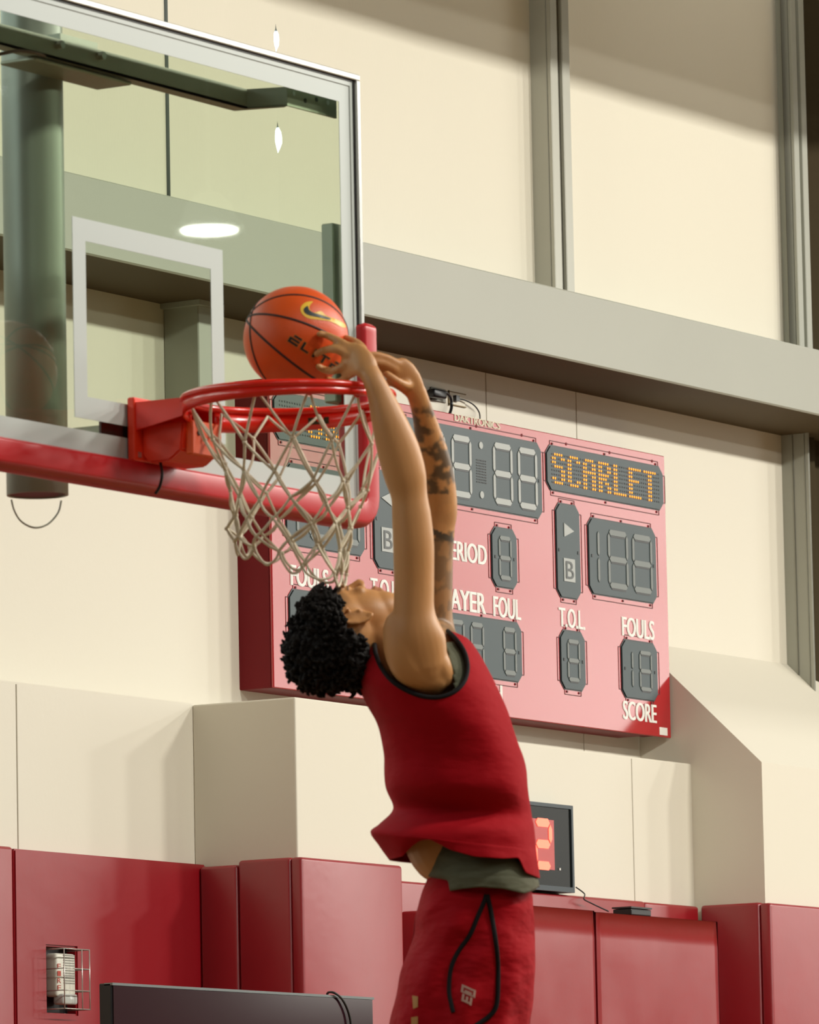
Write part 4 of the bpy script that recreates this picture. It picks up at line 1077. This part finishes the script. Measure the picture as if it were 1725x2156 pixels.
def ribbon_tube(pts, r): 
    bm = bmesh.new(); tube(bm, pts, r, 10, closed=False); return bm
tag(bm_obj('armhole_trim', ribbon_tube(tp, .0052), TRM, jo, True), 'black armhole trim')
def surf_line(bvh, pts, n=8, lift=.0):
    out = []
    for x, y in spline(pts, n):
        h = bvh.ray_cast(CAM, ray(x, y).normalized())
        if h[0] is not None: out.append(h[0]+h[1]*lift)
    return out
# bit of printing on the back
def surf_patch(bvh, quad, name, m, parent, lift=.002, n=3, poly=None):
    bm = bmesh.new(); G_ = []
    (ax, ay), (bx_, by_), (cx_, cy_), (dx_, dy_) = quad
    for i in range(n+1):
        row = []
        for k in range(n+1):
            u, v = k/n, i/n
            x = (ax*(1-u)+bx_*u)*(1-v)+(dx_*(1-u)+cx_*u)*v; y = (ay*(1-u)+by_*u)*(1-v)+(dy_*(1-u)+cy_*u)*v
            h = bvh.ray_cast(CAM, ray(x, y).normalized())
            row.append(bm.verts.new(h[0]-ray(x, y).normalized()*lift) if h[0] is not None else None)
        G_.append(row)
    for i in range(n):
        for k in range(n):
            q = (G_[i][k], G_[i][k+1], G_[i+1][k+1], G_[i+1][k])
            if all(q): bm.faces.new(q)
    if len(bm.faces) == 0: bm.free(); return None
    return bm_obj(name, bm, m, parent, True)
PRT = mat('cream_print', (.50, .36, .16), .7)
for q in ([(797, 1497), (806, 1500), (809, 1511), (800, 1507)], [(812, 1550), (815, 1551), (815, 1560), (813, 1560)], [(811, 1568), (815, 1568), (815, 1580), (812, 1580)]):
    surf_patch(jbvh, q, 'back_number_edge', PRT, jo)
# undershirt
UR = [(a[0]+7, a[1]+4, a[2]-9, a[3]+4, a[4]-.014, 0) for a in JR[1:7]] + [(824, 1655, 1100, 1655, .165, 0)] + [(850, 1712, 1106, 1720, .140, 0), (894, 1765, 1112, 1780, .155, 0), (899, 1810, 1122, 1815, .178, 0), (898, 1845, 1132, 1845, .190, 0), (905, 1862, 1137, 1868, .195, 0)]
UHEM = [(890, 1848), (925, 1850), (943, 1853), (947, 1876), (975, 1871), (1010, 1868), (1060, 1871), (1105, 1881), (1128, 1874), (1140, 1862)]
ub, _ = cloth(UR, seg=140, per=8, hem=UHEM, hem_rows=1)
UH = [(780, 1310), (775, 1400), (830, 1462), (900, 1480), (948, 1475), (959, 1455), (957, 1425), (950, 1395), (940, 1360), (928, 1325), (880, 1300)]
cut(ub, UH, True); cut(ub, UH, False)
uo = bm_obj('undershirt', ub, UM, player, True); md = uo.modifiers.new('s', 'SOLIDIFY'); md.thickness = .003
# shorts
bm = bmesh.new()
sb_, _ = cloth([(905, 1838, 1118, 1862, .155, 0), (890, 1872, 1122, 1892, .172, 0), (874, 1930, 1127, 1945, .182, 0), (867, 1985, 1130, 2000, .190, 0), (845, 2040, 1129, 2060, .198, 0), (832, 2100, 1122, 2110, .205, 0), (822, 2156, 1116, 2160, .210, 0), (815, 2200, 1112, 2215, .21, 0)], seg=120, per=8, wob=.006, sc_=7)
vs = sb_.verts[:]; sb_.verts.ensure_lookup_table(); n_ = 120
sb_.faces.new(sb_.verts[:n_]); sb_.faces.new(sb_.verts[-n_:][::-1])
for s in (-1, 1):
    bmL = sb_
    _b = bm; bm = sb_
    loft(sb_, [(975, 2100, .10*s, 118, .10), (960, 2200, .105*s, 125, .105), (940, 2300, .11*s, 118, .105), (925, 2390, .11*s, 112, .10)], 28)
me = remesh(sb_, .007, 2)
# soft folds pulled into the cloth
for v in me.vertices:
    x, y = to_px(v.co); dep = (v.co-CAM).dot(FW)-D0
    d = ((x-1030)*.55+(y-1880)*.83); fold = math.sin(((x-900)+.55*(y-1880))*.055+2*noise.noise(v.co*5))*.0075
    v.co += FW*fold*(1 if dep < 0 else -1)*min(1, max(0, (y-1880)/60))
me.materials.clear()
so = link('shorts', me, SM, player, True)
sbvh = world_bvh([so])
for nm, line, r_ in (('black_piping', [(1024, 1884), (1019, 1900), (1006, 1930), (990, 1968), (965, 2004), (950, 2040), (946, 2085), (951, 2115), (955, 2132)], .0052),
                     ('black_piping', [(1026, 1884), (1033, 1915), (1041, 1960), (1047, 2010), (1049, 2060), (1046, 2115), (1030, 2140), (1000, 2160), (975, 2180)], .0056)):
    pts_ = surf_line(sbvh, line, 8, .0005); bm = bmesh.new(); tube(bm, pts_, r_, 8); bm_obj(nm, bm, TRM, so, True)
LOGO = mat('faded_grey_print', (.42, .25, .20), .8)
def lg(u, v): return (973+u*.93+v*-.14+0, 2072+v*.9+u*.42)
def lrect(u0, v0, u1, v1): return [lg(u0, v0), lg(u1, v0), lg(u1, v1), lg(u0, v1)]
for r_ in ((0, 0, 32, 5), (0, 0, 5, 16), (27, 0, 32, 16), (8, 9, 24, 14), (0, 14, 32, 18), (4, 20, 9, 34), (13, 22, 18, 36), (22, 20, 27, 38), (4, 32, 27, 37)):
    surf_patch(sbvh, lrect(*r_), 'leg_logo', LOGO, so, .0018, 2)
GP = mat('gold_print', (.42, .20, .05), .7)
surf_patch(sbvh, [(868, 2096), (880, 2098), (880, 2120), (870, 2124)], 'leg_print', GP, so, .002, 2)
surf_patch(sbvh, [(866, 2142), (880, 2140), (880, 2156), (866, 2160)], 'leg_print', GP, so, .002, 2)
# shoes and socks (below the frame)
for s, fx in ((-1, 748), (1, 833)):
    bm = bmesh.new(); loft(bm, [(fx+8, 2735, .1*s, 40, .042), (fx, 2765, .1*s, 44, .046), (fx-10, 2790, .1*s, 46, .046)], 18)
    loft(bm, [(fx-30, 2785, .1*s, 34, .042), (fx+50, 2805, .1*s, 36, .048), (fx+130, 2830, .1*s, 30, .050), (fx+180, 2845, .1*s, 22, .042)], 18)
    me = remesh(bm, .007, 3); me.materials.clear(); link('shoe', me, mat('white_shoe', (.7, .7, .7), .5), player, True)
# lamp housings on the ceiling rows, and the round lamp mirrored in the glass
LG = mat('lamp_glow', (1, 1, 1), .5, emis=(1., .96, .86), estr=55.)
for ly, lz, lp in LAMP_ROWS:
    for lx in LAMP_XS:
        if ly < -12 and lx > 20: continue
        t = thing('high_bay_lamp', 'rectangular lamp hanging from the gym ceiling, %s' % {-5.5: 'middle row over the court', -12.5: 'row farthest from the windows', 3.95: 'unseen row added as fill for the upper blinds'}[ly], 'lamp', (lx, ly, lz), {-5.5: 'middle row of ceiling lamps', -12.5: 'far row of ceiling lamps', 3.95: 'added fill row above the blinds'}[ly])
        bm = bmesh.new(); box(bm, (lx-.6, ly-.32, lz+.16), (lx+.6, ly+.32, lz+.22), .01, 1); bm_obj('housing', bm, STEEL, t)
        bm = bmesh.new(); tube(bm, [(lx, ly, lz+.22), (lx, ly, ZC)], .01, 6); bm_obj('hanger', bm, STEEL, t)
c = at(437, 488, 0); d = ray(437, 488); r_ = Vector((d.x, -d.y, d.z)); lc = c+r_*22.
t = thing('round_lamp', 'round lamp whose bright disc is mirrored in the backboard glass', 'lamp', tuple(lc))
bm = bmesh.new(); tube(bm, [lc+Vector((0, 0, .0)), lc+Vector((0, 0, .012))], .155, 32); bm_obj('diffuser', bm, LG, t)
bm = bmesh.new(); tube(bm, [lc+Vector((0, 0, .013)), lc+Vector((0, 0, .16)), lc+Vector((0, 0, .22))], [.175, .13, .06], 32); bm_obj('reflector', bm, STEEL, t)
bm = bmesh.new(); tube(bm, [lc+Vector((0, 0, .22)), (lc.x, lc.y, ZC)], .01, 6); bm_obj('hanger', bm, STEEL, t)
